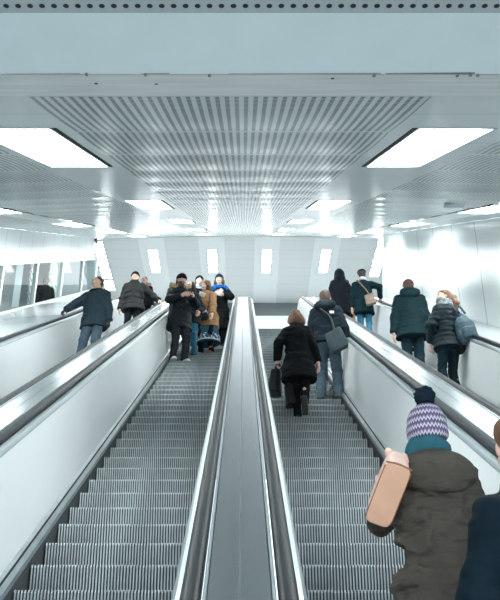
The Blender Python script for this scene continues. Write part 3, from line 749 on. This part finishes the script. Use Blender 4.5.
    if hr_:
        st,hm=hr_; s=SDF(); s.ell((0,-.026,.040),(.086,.100,.088),hd,k=.02)
        if st=='short':
            s.ell((0,-.06,-.03),(.070,.055,.06),hd,k=.03); s.box((0,.10,-.055),(.12,.098,.10),.02,hd,k=.02,mode='s')
        elif st=='long':
            L=g('hairlen',.20); s.ell((0,-.045,-.04),(.102,.080,.10),hd,k=.03); s.loft([(-L,0,-.066,.118,.055),(-.10,0,-.054,.124,.075),(0,0,-.03,.100,.084)],hd,k=.04)
            s.ell((0,.10,-.055),(.062,.085,.105),hd,k=.02,mode='s')
        elif st=='pony':
            s.ell((0,-.055,-.02),(.075,.06,.06),hd,k=.03); s.box((0,.11,-.055),(.12,.090,.10),.02,hd,k=.02,mode='s')
            s.ell((0,-.125,.065),(.03,.03,.03),hd,k=.01); pts=g('pony'); 
            for a_,b_ in zip(pts[:-1],pts[1:]): s.cone(a_[:3],b_[:3],a_[3],b_[3],hd,k=.03)
        s.noise(.008,(34,34,9),11); s.noise(.012,(13,13,7),12); part('hair',s,hm,min(vox,.008))
    ht=g('hat')
    if ht:
        kind,hm=ht; s=SDF()
        if kind=='beanie':
            s.ell((0,-.022,.050),(.090,.108,.096),hd,k=.01); s.loft([(.022,0,-.020,.092,.110),(.058,0,-.022,.095,.113),(.066,0,-.022,.088,.105)],hd,k=.015); s.box((0,0,-.078),(.2,.2,.10),.0,hd,k=.008,mode='s',)
            s.noise(.003,(60,60,10),3)
        elif kind=='bobble':
            s.ell((0,-.022,.040),(.096,.112,.104),hd,k=.01); s.loft([(-.045,0,-.026,.093,.108),(-.02,0,-.024,.099,.116),(.012,0,-.022,.099,.116),(.022,0,-.022,.094,.11)],hd,k=.012); s.box((0,0,-.145),(.2,.2,.10),.0,hd,k=.008,mode='s'); s.noise(.003,(50,50,40),3)
            q=SDF(); q.ell((0,-.03,.180),(.052,.052,.050),hd); q.noise(.010,70,4); q.noise(.006,150,5); part('pompom',q,g('pom'),.005)
        elif kind=='cap':
            s.ell((0,-.010,.088),(.100,.128,.036),hd,k=.02,rot=eul(-.08)); s.loft([(.05,0,-.02,.082,.1),(.085,0,-.02,.088,.105)],hd,k=.02); s.ell((0,.105,.062),(.06,.045,.010),hd,k=.01,rot=eul(-.3))
        part('hat',s,hm,min(vox,.008))
    sf=g('scarf')
    if sf:
        s=SDF(); r=sf.get('r',.042)
        for i in range(12):
            a_=2*math.pi*i/12; dz=sf.get('dz',0); kz=sf.get('kz',1.); s.ell((.082*kz*math.cos(a_),-.005+.082*kz*math.sin(a_),.540+dz-.035*math.sin(a_)+.01*math.sin(3*a_)),(.05*kz,.05*kz,r),T,k=.02)
            s.ell((.075*kz*math.cos(a_),.0+.078*kz*math.sin(a_),.578+dz-.035*math.sin(a_)),(.042*kz,.042*kz,r*.8),T,k=.02)
        if sf.get('mask'): s.ell((0,.055,-.075),(.07,.06,.05),hd,k=.03)
        for e_ in sf.get('ends',()): s.cone(e_[0],e_[1],.045,.05,T,k=.03)
        s.noise(.010,(14,14,22),21,fold=True); s.noise(.004,50,22); part('scarf',s,sf['m'],min(vox,.009))
    P_=dict(o=o,T=T,hd=hd,hd_w=lambda p: tow(hd.w(p)),tw=lambda p: tow(T.w(p)),lw=tow,hf=hf,sc=sc,arms=arms,hand=lambda sx,p=(0,.06,-.02): tow(hf[sx].w(p)),rot=rotz)
    PEOPLE[key]=P_; return P_
# spots on the steps from the photograph: where the head's top stands in the frame, for a given stature
def spot(x,y,depth,lo=.065,hi=.12):
    c=(300-y)/F; fy=math.cos(PITCH)-c*math.sin(PITCH); fz=math.sin(PITCH)+c*math.cos(PITCH)
    D=depth*fy; k=int((D-D0)/.4); k=min(k,NST); D=min(max(D,D0+.4*k+lo),D0+.4*k+hi) if k<NST else D
    depth=D/fy; z=RISE*k; Hn=CAMZ+depth*fz-z
    return (CAMX+(x-243.5)/F*depth,D,z),Hn,depth,k
def bag_obj(name,sdf,mats,loc,rot,label,cat,vox=.009,extra=()):
    v,f=sdf.bake(vox); o=mesh_np(name,[(v,f,0)],[mats]); o.location=loc; o.rotation_euler=rot; tag(o,label,cat); return o
def strap(o,pts,w,mt,name='strap',thick=.25):
    inv=Matrix.LocRotScale(o.location,o.rotation_euler.to_quaternion(),(1,1,1)).inverted()
    pp=[Vector(p) for p in pts]
    out=[]                                        # smooth the polyline
    for i in range(len(pp)-1):
        p0=pp[max(i-1,0)];p1=pp[i];p2=pp[i+1];p3=pp[min(i+2,len(pp)-1)]
        for j in range(6):
            t=j/6; out.append(.5*((2*p1)+(p2-p0)*t+(2*p0-5*p1+4*p2-p3)*t*t+(3*p1-p0-3*p2+p3)*t**3))
    out.append(pp[-1]); m=MB(); m.tube([inv@p for p in out],w,8); return m.build(name,mt,o,smooth=True)
M_JEANS=cloth('grey blue denim',(.085,.13,.165),bs=250,noise=.3,ns=6); M_BLUEJ=cloth('bright blue denim',(.04,.17,.27),bs=250,noise=.25,ns=6); M_DGREY=cloth('dark grey trousers',(0.0270,0.0300,0.0330)); M_BLACKT=cloth('black trousers',(0.0072,0.0084,0.0096)); M_TEALT=cloth('dark teal trousers',(.014,.032,.043))
M_SHOE=mat('dark shoe',(.014,.014,.015),rough=.55); M_WSHOE=mat('white trainer',(.75,.76,.77),rough=.5); M_BOOT=mat('tan brown boot',(.33,.15,.06),rough=.6,noise=.2,nscale=15)
GLOVE=mat('dark glove',(.02,.025,.03),rough=.7)
M_FUR=mat('tan fur',(.42,.27,.15),rough=.9,noise=.4,nscale=50,bump=.8,bscale=120)
M_NAVY=cloth('navy jacket cloth',(.0065,.0175,.026),rough=.65,spec=.16); M_BLACK=cloth('black coat wool',(.0075,.0095,.0105)); M_GREYJ=cloth('blue grey jacket',(.038,.062,.080)); M_CHAR=cloth('charcoal down jacket',(0.0165,0.0176,0.0198),rough=.6,spec=.2)
M_GREEN=cloth('dark bottle green jacket',(.0045,.0235,.029),rough=.7,spec=.16); M_GREENC=cloth('dark green wool coat',(.005,.019,.024)); M_DOWN=cloth('black blue down coat',(.0075,.0125,.018),rough=.6,spec=.2); M_PUFF=cloth('dark teal puffer',(.006,.017,.024),rough=.6,spec=.2)
M_OLIVE=cloth('olive brown parka',(.078,.071,.060),rough=.75,noise=.16,ns=5,bump=.75,bs=11); M_CAMEL=cloth('camel coat wool',(.42,.235,.12)); M_RNAVY=cloth('dark navy jacket right',(.004,.013,.021),rough=.7)
M_BEANIE=cloth('black knit',(0.0084,0.0096,0.0114),bs=90,bump=.6); M_BEANIEN=cloth('navy knit',(.018,.030,.050),bs=90,bump=.6); M_BLUESC=cloth('bright blue scarf',(.01,.12,.42),bs=90,bump=.4); M_GREYSC=cloth('grey patterned scarf',(.26,.29,.30),noise=.75,ns=26,bs=90); M_DSC=cloth('dark scarf',(0.0120,0.0156,0.0192)); M_TEALC=cloth('teal collar fabric',(.035,.13,.17)); M_WHITESC=cloth('pale collar',(.62,.63,.62)); M_LSC=cloth('pale blue scarf',(.35,.45,.52))
M_LBLACK=mat('black leather',(.014,.016,.018),rough=.45,noise=.2,nscale=20); M_LTEAL=mat('dark slate canvas',(.030,.055,.068),rough=.7,noise=.2,nscale=15,bump=.2,bscale=150); M_LTAUPE=mat('taupe leather',(.20,.135,.105),rough=.55,noise=.2,nscale=12); M_PACK=mat('slate blue backpack cloth',(.040,.085,.110),rough=.65,noise=.35,nscale=14,bump=.2,bscale=150)
M_PINK=mat('peach pink leather',(.82,.53,.43),rough=.5,noise=.05,nscale=10,bump=.1,bscale=200); M_PINKB=mat('tan leather base',(.70,.41,.28),rough=.55,noise=.08,nscale=12); M_PINKL=mat('brown leather piping',(.28,.12,.07),rough=.5)
M_WPAPER=mat('white paper',(.82,.83,.84),rough=.6); M_TANPAPER=mat('tan paper bag',(.52,.36,.22),rough=.8)
# patterned skirt
M_SKIRT=mat('blue patterned skirt',(.02,.10,.17),rough=.85); g=NG(M_SKIRT); tc=g.n('ShaderNodeTexCoord'); sp_=g.n('ShaderNodeSeparateXYZ'); g.nt.links.new(tc.outputs['Object'],sp_.inputs[0])
vo=g.n('ShaderNodeTexVoronoi'); vo.inputs['Scale'].default_value=16; g.nt.links.new(tc.outputs['Object'],vo.inputs['Vector'])
zz=g.math('ABSOLUTE',g.math('SUBTRACT',sp_.outputs[2],.44)); band=g.math('LESS_THAN',zz,.07); dots=g.math('LESS_THAN',vo.outputs['Distance'],.42); zb=g.math('LESS_THAN',g.math('ABSOLUTE',g.math('SUBTRACT',sp_.outputs[2],.362)),.014)
g.col(g.mix(g.math('MAXIMUM',g.math('MULTIPLY',band,dots),zb),(.02,.10,.17),(.66,.72,.74)))
# knitted hat: zigzag rows of purple, white and navy
M_KNIT=mat('purple and white zigzag knit',(.3,.25,.4),rough=.9,bump=.5,bscale=160); g=NG(M_KNIT); tc=g.n('ShaderNodeTexCoord'); sp_=g.n('ShaderNodeSeparateXYZ'); g.nt.links.new(tc.outputs['Object'],sp_.inputs[0])
def knit_setup(cx,cy,cz):
    x=g.math('SUBTRACT',sp_.outputs[0],cx); y=g.math('SUBTRACT',sp_.outputs[1],cy); z=g.math('SUBTRACT',sp_.outputs[2],cz)
    a=g.math('ARCTAN2',x,g.math('MULTIPLY',y,-1.0)); tri=g.math('PINGPONG',g.math('MULTIPLY',a,3.4),.22)
    s=g.math('ADD',g.math('MULTIPLY',z,58.0),g.math('MULTIPLY',tri,4.2)); row=g.math('FRACT',g.math('MULTIPLY',s,.5))
    c1=g.mix(g.math('LESS_THAN',row,.36),(.20,.13,.26),(.56,.55,.61)); c2=g.mix(g.math('GREATER_THAN',row,.72),c1,(.05,.06,.14)); g.col(c2)

for n_ in M_OLIVE.node_tree.nodes:
    if n_.type=='BUMP': n_.inputs['Distance'].default_value=.035; n_.inputs['Strength'].default_value=1.0
    if n_.type=='MAPPING': n_.inputs['Scale'].default_value=(.7,.7,1.7); n_.inputs['Rotation'].default_value=(.0,.45,.2)
PI=math.pi
# --- outer left escalator, riding down
loc,Hn,dp,k=spot(98,277,18.0,.15,.2); loc=(loc[0]+.0,loc[1],loc[2])
hw_=P(-3.46,loc[1]/C30*1.0,0)
def rail_pt(u,D,s=.915): return Vector((u,D,(D-D0)*T30+s/C30))
pg=person('grey',loc,PI-.28,Hn,'man in blue grey jacket and dark scarf riding down with one hand on the rail',dict(seed=2,skin=1,bulk=.014,coat=dict(m=M_GREYJ,name='jacket',hem=-.16,hr=(.20,.155),collar=.03,buttons=True,cuff=-.01),trousers=M_JEANS,legw=.008,
   fR=(.12,.22,-.02),fL=(-.10,-.02,0),awR=rail_pt(-3.46,loc[1]-.34)+Vector((-.02,0,.05)),curl={1:.7,-1:.4},palm={1:(0,0,-1)},pole={1:(.6,-.2,-.8)},gloves=True,
   aL=(-.30,.04,.78),head=(.05,0,-.35),hair=('short',HAIR['dark']),scarf=dict(m=M_DSC,r=.04,dz=-.02)))
loc,Hn,dp,k=spot(135.5,272.5,21.9,.15,.2)
person('hatman',loc,PI-.05,Hn,'person in black beanie and charcoal winter jacket riding down behind the grey-jacketed man',dict(seed=3,skin=0,bulk=.02,coat=dict(m=M_CHAR,name='jacket',hem=-.12,hr=(.21,.17),collar=.08,puff=.13,fur=False,hood=1.0),trousers=M_BLACKT,
   awL=rail_pt(-2.0,loc[1]-.05,.93)+Vector((0,0,.03)),palm={-1:(0,0,-1)},aR=(.29,.02,.80),hat=('beanie',M_BEANIE),head=(.12,0,.05),hair=('short',HAIR['dark'])))
# fur hooded person mostly hidden behind the beanie person
loc,Hn,dp,k=spot(144.5,277,24.6)
person('furhood',loc,PI,Hn,'person with tan fur hood hidden behind the rider in black beanie',dict(seed=4,coat=dict(m=M_BLACK,name='jacket',hem=-.12,fur=True),trousers=M_BLACKT,hair=('short',HAIR['brown'])))
# --- left middle escalator, the group
loc,Hn,dp,k=spot(181,275.5,18.7,.17,.2)
pk=person('parka',loc,PI+.45,Hn,'bearded tall person in black parka with fur hood and white trainers, looking down',dict(seed=5,skin=1,bulk=.0,coat=dict(m=M_DOWN,name='parka',hem=-.28,hr=(.21,.165),fur=True,waist=1.05,collar=.02,buttons=True),trousers=M_DGREY,legw=.006,shoe=M_WSHOE,
   hat=('beanie',M_BEANIE),beard=True,head=(-.22,0,.15),aL=(-.12,.33,1.20),aR=(.10,.33,1.17),pole={-1:(-.7,-.5,-.6),1:(.7,-.5,-.6)},fL=(-.11,.02,0),fR=(.11,.02,0),hair=('short',HAIR['dark']),curl={-1:.7,1:.7}))
loc,Hn,dp,k=spot(192,282,19.5,.17,.2)
person('bluejeans',loc,PI-.25,Hn,'brown-haired person in short dark jacket and bright blue jeans leaning on the parka wearer',dict(fem=True,seed=6,skin=1,coat=dict(m=M_NAVY,name='jacket',hem=-.20,hr=(.19,.15),buttons=True),trousers=M_BLUEJ,side=.06,
   hair=('long',HAIR['dark']),hairlen=.16,head=(-.1,-.15,-.25),aR=(.20,.20,1.05),aL=(-.22,.12,.95),shoe=cloth('blue canvas shoe',(.03,.10,.17))))
loc,Hn,dp,k=spot(202,282,20.1,.17,.2)
cm=person('camel',(loc[0]+.12,loc[1],loc[2]),PI-.35,Hn,'person in camel coat and patterned blue skirt bending towards the friends, tan boots',dict(fem=True,seed=7,skin=2,bulk=.012,coat=dict(m=M_CAMEL,hem=-.24,hr=(.20,.17),collar=.07,cuff=-.02),trousers=M_BLACKT,lean=.30,hip=(0,-.10,0),
   hair=('long',HAIR['brown']),hairlen=.14,head=(-.15,-.2,-.3),aR=(.02,.40,1.20),aL=(-.22,.22,.78),pole={1:(.8,-.3,-.5)},skirt=(-.60,.27,.235,M_SKIRT),boots=.20,shoe=M_BOOT,fL=(-.12,-.02,0),fR=(.12,0,0)))
loc,Hn,dp,k=spot(199,276.5,21.4)
person('darkcap',loc,PI+.2,Hn,'person in dark knit cap and pale scarf peeking over behind the camel coat',dict(seed=8,skin=2,coat=dict(m=M_BLACK,hem=-.2),trousers=M_BLACKT,hat=('beanie',M_BEANIE),scarf=dict(m=M_LSC,r=.035,dz=-.03),head=(.1,-.1,.0),hair=('short',HAIR['dark'])))
loc,Hn,dp,k=spot(226.5,275.5,21.3,.17,.2)
bs=person('bluescarf',(min(loc[0],-.56),loc[1],loc[2]),PI+.05,Hn,'woman in bright blue scarf and long black coat standing by the middle handrail',dict(fem=True,seed=9,skin=2,bulk=.008,coat=dict(m=M_BLACK,hem=-.52,hr=(.215,.185),waist=1.02),trousers=M_BLACKT,hat=('beanie',M_BEANIEN),scarf=dict(m=M_BLUESC,r=.05,dz=-.03,ends=(((-.13,.06,.50),(-.22,.05,.38)),((.10,.10,.48),(.12,.14,.40)))),
   head=(-.02,0,-.15),aR=(.10,.31,1.13),aL=(-.08,.33,1.11),pole={-1:(-.9,-.3,-.5),1:(.9,-.3,-.5)},curl={-1:.8,1:.8},palm={-1:(.8,-.3,.5),1:(-.8,-.3,.5)},hair=('long',HAIR['brown']),hairlen=.08,shoe=M_SHOE))
# --- right middle escalator, going up
loc,Hn,dp,k=spot(297,308.5,12.6)
bw=person('blackcoat',loc,-.06,Hn,'woman with loose chestnut hair in black coat climbing with dark handbags',dict(fem=True,seed=10,lean=.10,side=-.03,coat=dict(m=M_BLACK,hem=-.33,hr=(.235,.20),t=.03,cuff=.0,fold=.009),trousers=M_BLACKT,legw=.002,shoe=M_SHOE,hair=('long',HAIR['chestnut']),hairlen=.15,head=(-.1,0,.0),
   fL=(-.03,.10,0),fR=(.07,-.22,.10),toepitch={1:-1.1},toeyaw={-1:.05,1:-.1},aL=(-.31,.10,.95),aR=(.31,.0,.76),curl={-1:1.0,1:.4}))
loc,Hn,dp,k=spot(325,291.5,14.2)
mm=person('messenger',(loc[0],loc[1],loc[2]),-.22,Hn,'man in navy hooded jacket and faded grey jeans standing on the middle escalator',dict(seed=11,coat=dict(m=M_NAVY,name='jacket',hem=-.04,hr=(.185,.15),t=.03,hood=1.2,hoodz=.54,cuff=.0),trousers=M_JEANS,legw=.012,hair=('short',HAIR['red']),head=(-.12,0,-.05),aR=(.30,.03,.86),aL=(-.27,.08,.86),fL=(-.13,.02,0),fR=(.13,.02,0)))
# --- outer right escalator, going up
loc,Hn,dp,k=spot(339,271.5,24.3)
hc=person('hooded',loc,.05,Hn,'person in black down coat with raised hood riding up beside the flat cap',dict(seed=12,fem=True,bulk=.045,coat=dict(m=M_DOWN,name='down_coat',hem=-.40,hr=(.215,.18),hoodup=True,puff=.16),trousers=M_BLACKT,hair=('short',HAIR['dark']),aR=(.26,.20,.95)))
loc,Hn,dp,k=spot(361.5,271,23.0)
fc=person('flatcap',loc,-.12,Hn,'person in flat cap and dark green coat reaching for the far handrail',dict(seed=13,coat=dict(m=M_GREENC,hem=-.26,hr=(.20,.16),collar=.03),trousers=M_BLUEJ,hat=('cap',M_BEANIE),hair=('short',HAIR['dark']),scarf=dict(m=M_WHITESC,r=.02),head=(-.05,0,.1),awR=rail_pt(3.46,loc[1]+.05)+Vector((-.02,-.06,.04)),pole={1:(.5,-.3,-.6)},palm={1:(0,0,-1)},aL=(-.27,.04,.80)))
loc,Hn,dp,k=spot(407.5,281,15.9)
person('greenman',loc,-.05,Hn,'broad man with short reddish hair in bottle green hooded jacket, back turned',dict(seed=14,bulk=.016,coat=dict(m=M_GREEN,name='jacket',hem=-.18,hr=(.215,.165),t=.03,hood=1.2,hoodz=.555,collar=.05,cuff=.0),trousers=M_TEALT,legw=.012,hair=('short',HAIR['red']),head=(-.05,0,.0),aR=(.27,.06,.82),aL=(-.29,.03,.80)))
loc,Hn,dp,k=spot(443,290.5,14.1)
pw=person('ponytail',loc,.42,Hn,'woman with long ponytail and grey scarf over her mouth, in dark puffer jacket',dict(fem=True,seed=15,skin=0,bulk=.014,vox=.010,coat=dict(m=M_PUFF,name='puffer_jacket',hem=-.13,hr=(.205,.17),puff=.085,cuff=-.01),trousers=M_TEALT,legw=-.002,boots=.12,head=(0,.05,1.5),gaze=-1,
   hair=('pony',HAIR['auburn']),pony=[(0,-.12,.06,.035),(-.02,-.165,.0,.05),(-.04,-.175,-.10,.06),(-.03,-.16,-.20,.05),(.0,-.15,-.27,.02)],scarf=dict(m=M_GREYSC,r=.05,mask=True,ends=(((-.10,.09,.55),(-.13,.13,.40)),((-.13,.13,.40),(-.16,.15,.26)))),aL=(-.20,.16,.92),aR=(.24,.06,.90),pole={-1:(-.8,-.5,-.2)}))
# --- the near woman in the olive parka
M_POM=cloth('dark navy wool',(.012,.025,.038),bs=200,bump=1.0)
loc,Hn,dp,k=spot(425.5,409,4.45)
ow=person('olive',loc,.03,Hn,'woman in long olive parka and purple zigzag bobble hat, seen from behind',dict(fem=True,seed=16,vox=.0085,bulk=.008,lean=.05,coat=dict(m=M_OLIVE,name='parka',hem=-.44,hr=(.185,.155),t=.014,waist=.98,fold=.020,cuff=.0,sleeve=1.10,hood=1.38,hoodz=.475),trousers=M_BLACKT,boots=.25,shoe=M_SHOE,hat=('bobble',M_KNIT),pom=M_POM,scarf=dict(m=M_TEALC,r=.04,dz=.06,kz=.82),head=(.06,0,.03),
   aL=(-.18,.56,1.31),pole={-1:(-.2,0,-1),1:(.35,-1,-.25)},aR=(.235,.05,.84)))

_h=ow['hd'].o*ow['sc']; knit_setup(float(_h[0]),float(_h[1]),float(_h[2]))
# --- person cut by the right edge of the view
loc,Hn,dp,k=spot(523,417,3.6)
person('edge',loc,.0,Hn,'person with short brown hair and dark navy jacket cut off at the near edge',dict(seed=17,fem=True,vox=.009,side=-.05,coat=dict(m=M_RNAVY,name='jacket',hem=-.12,hr=(.20,.16),t=.02,collar=.06),trousers=M_BLACKT,hair=('short',HAIR['brown']),aL=(-.27,.10,.84),aR=(.28,.04,.82)))
# --- figure added behind the window for a person reflected in the glass
dpt=28.6; c_=(300-277.5)/F; fy=math.cos(PITCH)-c_*math.sin(PITCH); fz=math.sin(PITCH)+c_*math.cos(PITCH)
zt=CAMZ+dpt*fz; loc=(CAMX+(47-243.5)/F*dpt,dpt*fy,zt-1.95)
person('booth',loc,PI+.5,1.95,'figure in dark clothes added behind the long window for a reflection in its glass',dict(seed=18,skin=1,coat=dict(m=M_BLACK,name='jacket',hem=-.15,hr=(.2,.16)),trousers=M_BLACKT,hair=('short',HAIR['red']),head=(0,0,.4)))
m=MB(); m.box(BK,WL-.1,loc[1]-.6,loc[1]+.6,loc[2]-.1,loc[2]); struct(m.build('floor',M['floor']))
# ------------------------------------------------------------------ bags and things in the hands
def tote(name,w,d,h,mt,loc,rot,label,cat,taper=.8,r=.03,vox=.008,pw=5.0):
    s=SDF(); 
    secs=[(-h/2,0,0,w/2,d/2),(-h/4,0,0,w/2,d/2),(h/2,0,0,w/2*taper,d/2*taper*.8)]
    s.loft(secs,p=pw,k=.02); s.noise(.005,(10,10,10),7); return bag_obj(name,s,mt,loc,rot,label,cat,vox)
L=bw['hand'](-1,(0,.085,-.02))
b=tote('handbag',.17,.30,.34,M_LBLACK,L+Vector((-.05,.0,-.24)),(0,.08,-.25),'round-cornered black handbag held in the left hand of the climbing woman','handbag',taper=.75,pw=2.7)
strap(b,[L+Vector((-.06,-.10,-.11)),L+Vector((-.03,-.07,-.01)),L+Vector((0,0,.02)),L+Vector((-.03,.07,-.01)),L+Vector((-.06,.10,-.11))],.012,M_LBLACK,'handle')
b=tote('shopping_bag',.12,.26,.40,M_CHAR,L+Vector((.14,-.02,-.38)),(.05,-.12,.1),'limp dark cloth bag hanging beside the black handbag','bag',taper=.6)
strap(b,[L+Vector((.12,-.06,-.20)),L+Vector((.03,-.03,-.01)),L+Vector((.01,.02,.02)),L+Vector((.12,.06,-.20))],.010,M_CHAR,'handle')
q=mm['tw']
b=tote('messenger_bag',.30,.12,.33,M_LTEAL,q((.165,-.235,-.09)),(0,-.42,mm['rot']),'slate canvas messenger bag hanging at the navy jacketed man\'s right hip','bag',taper=.85,r=.05)
strap(b,[q((.13,-.225,.08)),q((.11,-.21,.20)),q((.07,-.20,.32)),q((-.04,-.185,.44)),q((-.10,-.115,.545)),q((-.12,-.01,.55)),q((-.07,.13,.46)),q((.08,.17,.25)),q((.20,.06,.10)),q((.20,-.15,.10))],.016,M_LBLACK)
m=MB(); inv=mm['o'].rotation_euler.to_matrix().to_4x4()
fr=mm['T']; 
m.hexa([Vector(fr.w(p)*mm['sc']) for p in((.075,-.152,.375),(.135,-.142,.375),(.135,-.170,.375),(.075,-.180,.375),(.075,-.152,.415),(.135,-.142,.415),(.135,-.166,.415),(.075,-.176,.415))]); m.build('chest_patch',M_WPAPER,mm['o'])['label']='small white patch'
q=fc['tw']
b=tote('shoulder_bag',.26,.12,.28,M_LTAUPE,q((.14,-.235,-.02)),(0,-.25,fc['rot']),'taupe leather shoulder bag worn across the dark green coat','bag',taper=.8)
strap(b,[q((.12,-.225,.12)),q((.05,-.19,.27)),q((-.05,-.175,.42)),q((-.11,-.11,.54)),q((-.12,0,.55)),q((-.06,.14,.44)),q((.10,.17,.20)),q((.20,.03,.05)),q((.19,-.17,.08))],.018,M_LTAUPE)
L=hc['hand'](1,(0,.09,-.02))
b=tote('paper_bag',.24,.13,.36,M_TANPAPER,L+Vector((.04,.02,-.22)),(0,0,.1),'tan paper bag held by the person in the raised hood','bag',taper=1.0)
strap(b,[L+Vector((-.03,.02,-.05)),L+Vector((.02,.0,.02)),L+Vector((.09,.02,-.05))],.008,M_TANPAPER,'handle')
q=pw['tw']
s=SDF(); s.loft([(-.22,0,0,.13,.075),(-.12,0,0,.155,.095),(.10,0,0,.14,.085),(.22,0,.01,.09,.05)],p=2.6,k=.02); s.box((0,-.095,-.09),(.11,.03,.09),.025,k=.02); s.noise(.008,(9,9,9),7,fold=True); s.ell((0,0,.245),(.04,.02,.03),k=.02)
b=bag_obj('backpack',s,M_PACK,q((.135,-.245,.11)),(-.05,-.18,pw['rot']-.25),'slate blue backpack slung on the ponytail woman\'s back','backpack',.009)
for sx in(-.02,.22): strap(b,[q((sx*.6+.06,-.20,.40)),q((sx*.8,-.10,.555)),q((sx*.8,.04,.53)),q((sx*.8,.13,.38)),q((sx,.10,.20)),q((sx+.02,-.12,.08))],.018,M_PACK)
# the pink tote on the near woman's shoulder
q=ow['tw']
bl=q((-.238,-.15,.405)); w_,d_,h_=.29,.115,.225
rot=Euler((R(-50),R(20),R(4)))
s=SDF(); s.loft([(-h_/2,0,0,d_/2,w_/2),(0,0,0,d_/2*.97,w_/2*.98),(h_/2,0,0,d_/2*.62,w_/2*.86)],p=6.0,k=.012); s.noise(.003,(8,8,8),7)
b=bag_obj('tote_bag',s,M_PINK,bl,rot,'peach pink leather tote bag hanging from the near woman\'s left shoulder','handbag',.0065)
mm4=Matrix.LocRotScale(bl,rot.to_quaternion(),(1,1,1)); bw_=lambda p: mm4@Vector(p)
s=SDF(); s.loft([(-h_/2-.004,0,0,d_/2+.001,w_/2+.001),(-h_/2+.008,0,0,d_/2+.002,w_/2+.002)],p=6.0,k=.004); v,f=s.bake(.004); mesh_np('base_panel',[(v,f,0)],[M_PINKB],parent=b)
strap(b,[bw_((-d_/2,-w_/2+.004,-h_/2)),bw_((0,-w_/2-.003,-h_/2)),bw_((d_/2,-w_/2+.004,-h_/2))],.0045,M_PINKL,'piping')
for sx in(-1,1):
    strap(b,[bw_((sx*d_/2*.98,-w_/2+.02,-h_/2+.001)),bw_((sx*d_/2*.98,0,-h_/2+.001)),bw_((sx*d_/2*.98,w_/2-.02,-h_/2+.001))],.004,M_PINKL,'piping')
    strap(b,[bw_((sx*.034,-w_/2*.72,h_/2*.6)),bw_((sx*.038,-w_/2*.70,h_/2+.03)),q((-.165+sx*.022,-.10,.525)),q((-.150+sx*.022,-.01,.572)),q((-.165+sx*.02,.075,.50)),bw_((sx*.038,w_/2*.25,h_/2+.03)),bw_((sx*.034,w_/2*.25,h_/2*.7))],.011,M_PINK,'handle')
    m=MB(); m.tube([(sx*.036,-w_/2*.80,h_/2*.35),(sx*.037,-w_/2*.76,h_/2*.7),(sx*.038,-w_/2*.70,h_/2+.025)],.017,10); m.build('handle_loop',M_PINK,b,smooth=True)
# camel coat: crossbody bag and something white in the hand ; blue scarf: white phone
q=cm['tw']
b=tote('crossbody_bag',.26,.10,.17,M_LBLACK,q((.05,.24,.02)),(0,.1,cm['rot']),'small black crossbody bag in front of the camel coat','bag',taper=.9)
m=MB(); m.box(-.125,.125,-.055,.055,.055,.10); m.build('flap',M_WPAPER,b,smooth=False)['label']='white top flap'
strap(b,[q((-.05,.22,.08)),q((-.12,.19,.30)),q((-.12,.06,.53)),q((-.10,-.08,.55)),q((.05,-.17,.35)),q((.20,-.05,.10)),q((.16,.2,.06))],.010,M_LBLACK)
def small(name,dim,loc,rot,mt,label,cat):
    s=SDF(); s.box((0,0,0),dim,min(dim)*.6,k=.004); return bag_obj(name,s,mt,loc,rot,label,cat,.004)
small('phone',(.045,.012,.085),bs['hand'](-1,(0,.10,-.03))+Vector((.02,-.03,.02)),(.5,.6,.2),M_WPAPER,'white phone held up by the woman in blue scarf','phone')
small('paper_packet',(.07,.02,.05),cm['hand'](1,(0,.09,-.03))+Vector((0,-.02,.01)),(.3,.3,.2),M_WPAPER,'white paper packet in the hand of the person in camel coat','packet')
small('phone',(.04,.008,.08),pk['hand'](-1,(0,.09,-.03))+Vector((0,-.02,.02)),(.6,0,-.5),M_LBLACK,'black phone held by the bearded person in the fur-hooded parka','phone')
# ------------------------------------------------------------------ lights, world, camera
w=bpy.data.worlds.new('World'); scn.world=w; w.use_nodes=True
bg=w.node_tree.nodes['Background']; bg.inputs[0].default_value=(.80,.93,1.0,1); bg.inputs[1].default_value=1.6
def area(name,loc,rot,sx,sy,power,col=(.93,.98,1)):
    l=bpy.data.lights.new(name,'AREA'); l.shape='RECTANGLE'; l.size=sx; l.size_y=sy; l.energy=power; l.color=col
    o=bpy.data.objects.new(name,l); COL.objects.link(o); o.location=loc; o.rotation_euler=rot; return o
area('lower hall fill',(0,-3,3.2),(R(35),0,0),8,3,260)  # added fill light from behind the camera, no fitting modelled
area('booth fill',P(-7,24,.3),(0,0,0),1,12,40)  # added light to brighten the room behind the windows
area('landing fill',(0,33,HZ-.3),(0,0,0),9,3,500)  # added fill over the landing, on top of its modelled lights
cam=bpy.data.cameras.new('Camera'); co=bpy.data.objects.new('Camera',cam); COL.objects.link(co)
cam.sensor_fit='VERTICAL'; cam.sensor_height=36; cam.sensor_width=30; cam.lens=F/600*36; cam.clip_end=200
co.location=(CAMX,0,CAMZ); co.rotation_euler=(R(90)+PITCH,0,0); cam.shift_x=6.5/600
scn.camera=co
vs=scn.view_settings; vs.view_transform='Standard'; vs.look='None'; vs.exposure=0.5; vs.gamma=1.0
scn.cycles.use_denoising=True; scn.cycles.max_bounces=8; scn.cycles.diffuse_bounces=5; scn.cycles.sample_clamp_indirect=8
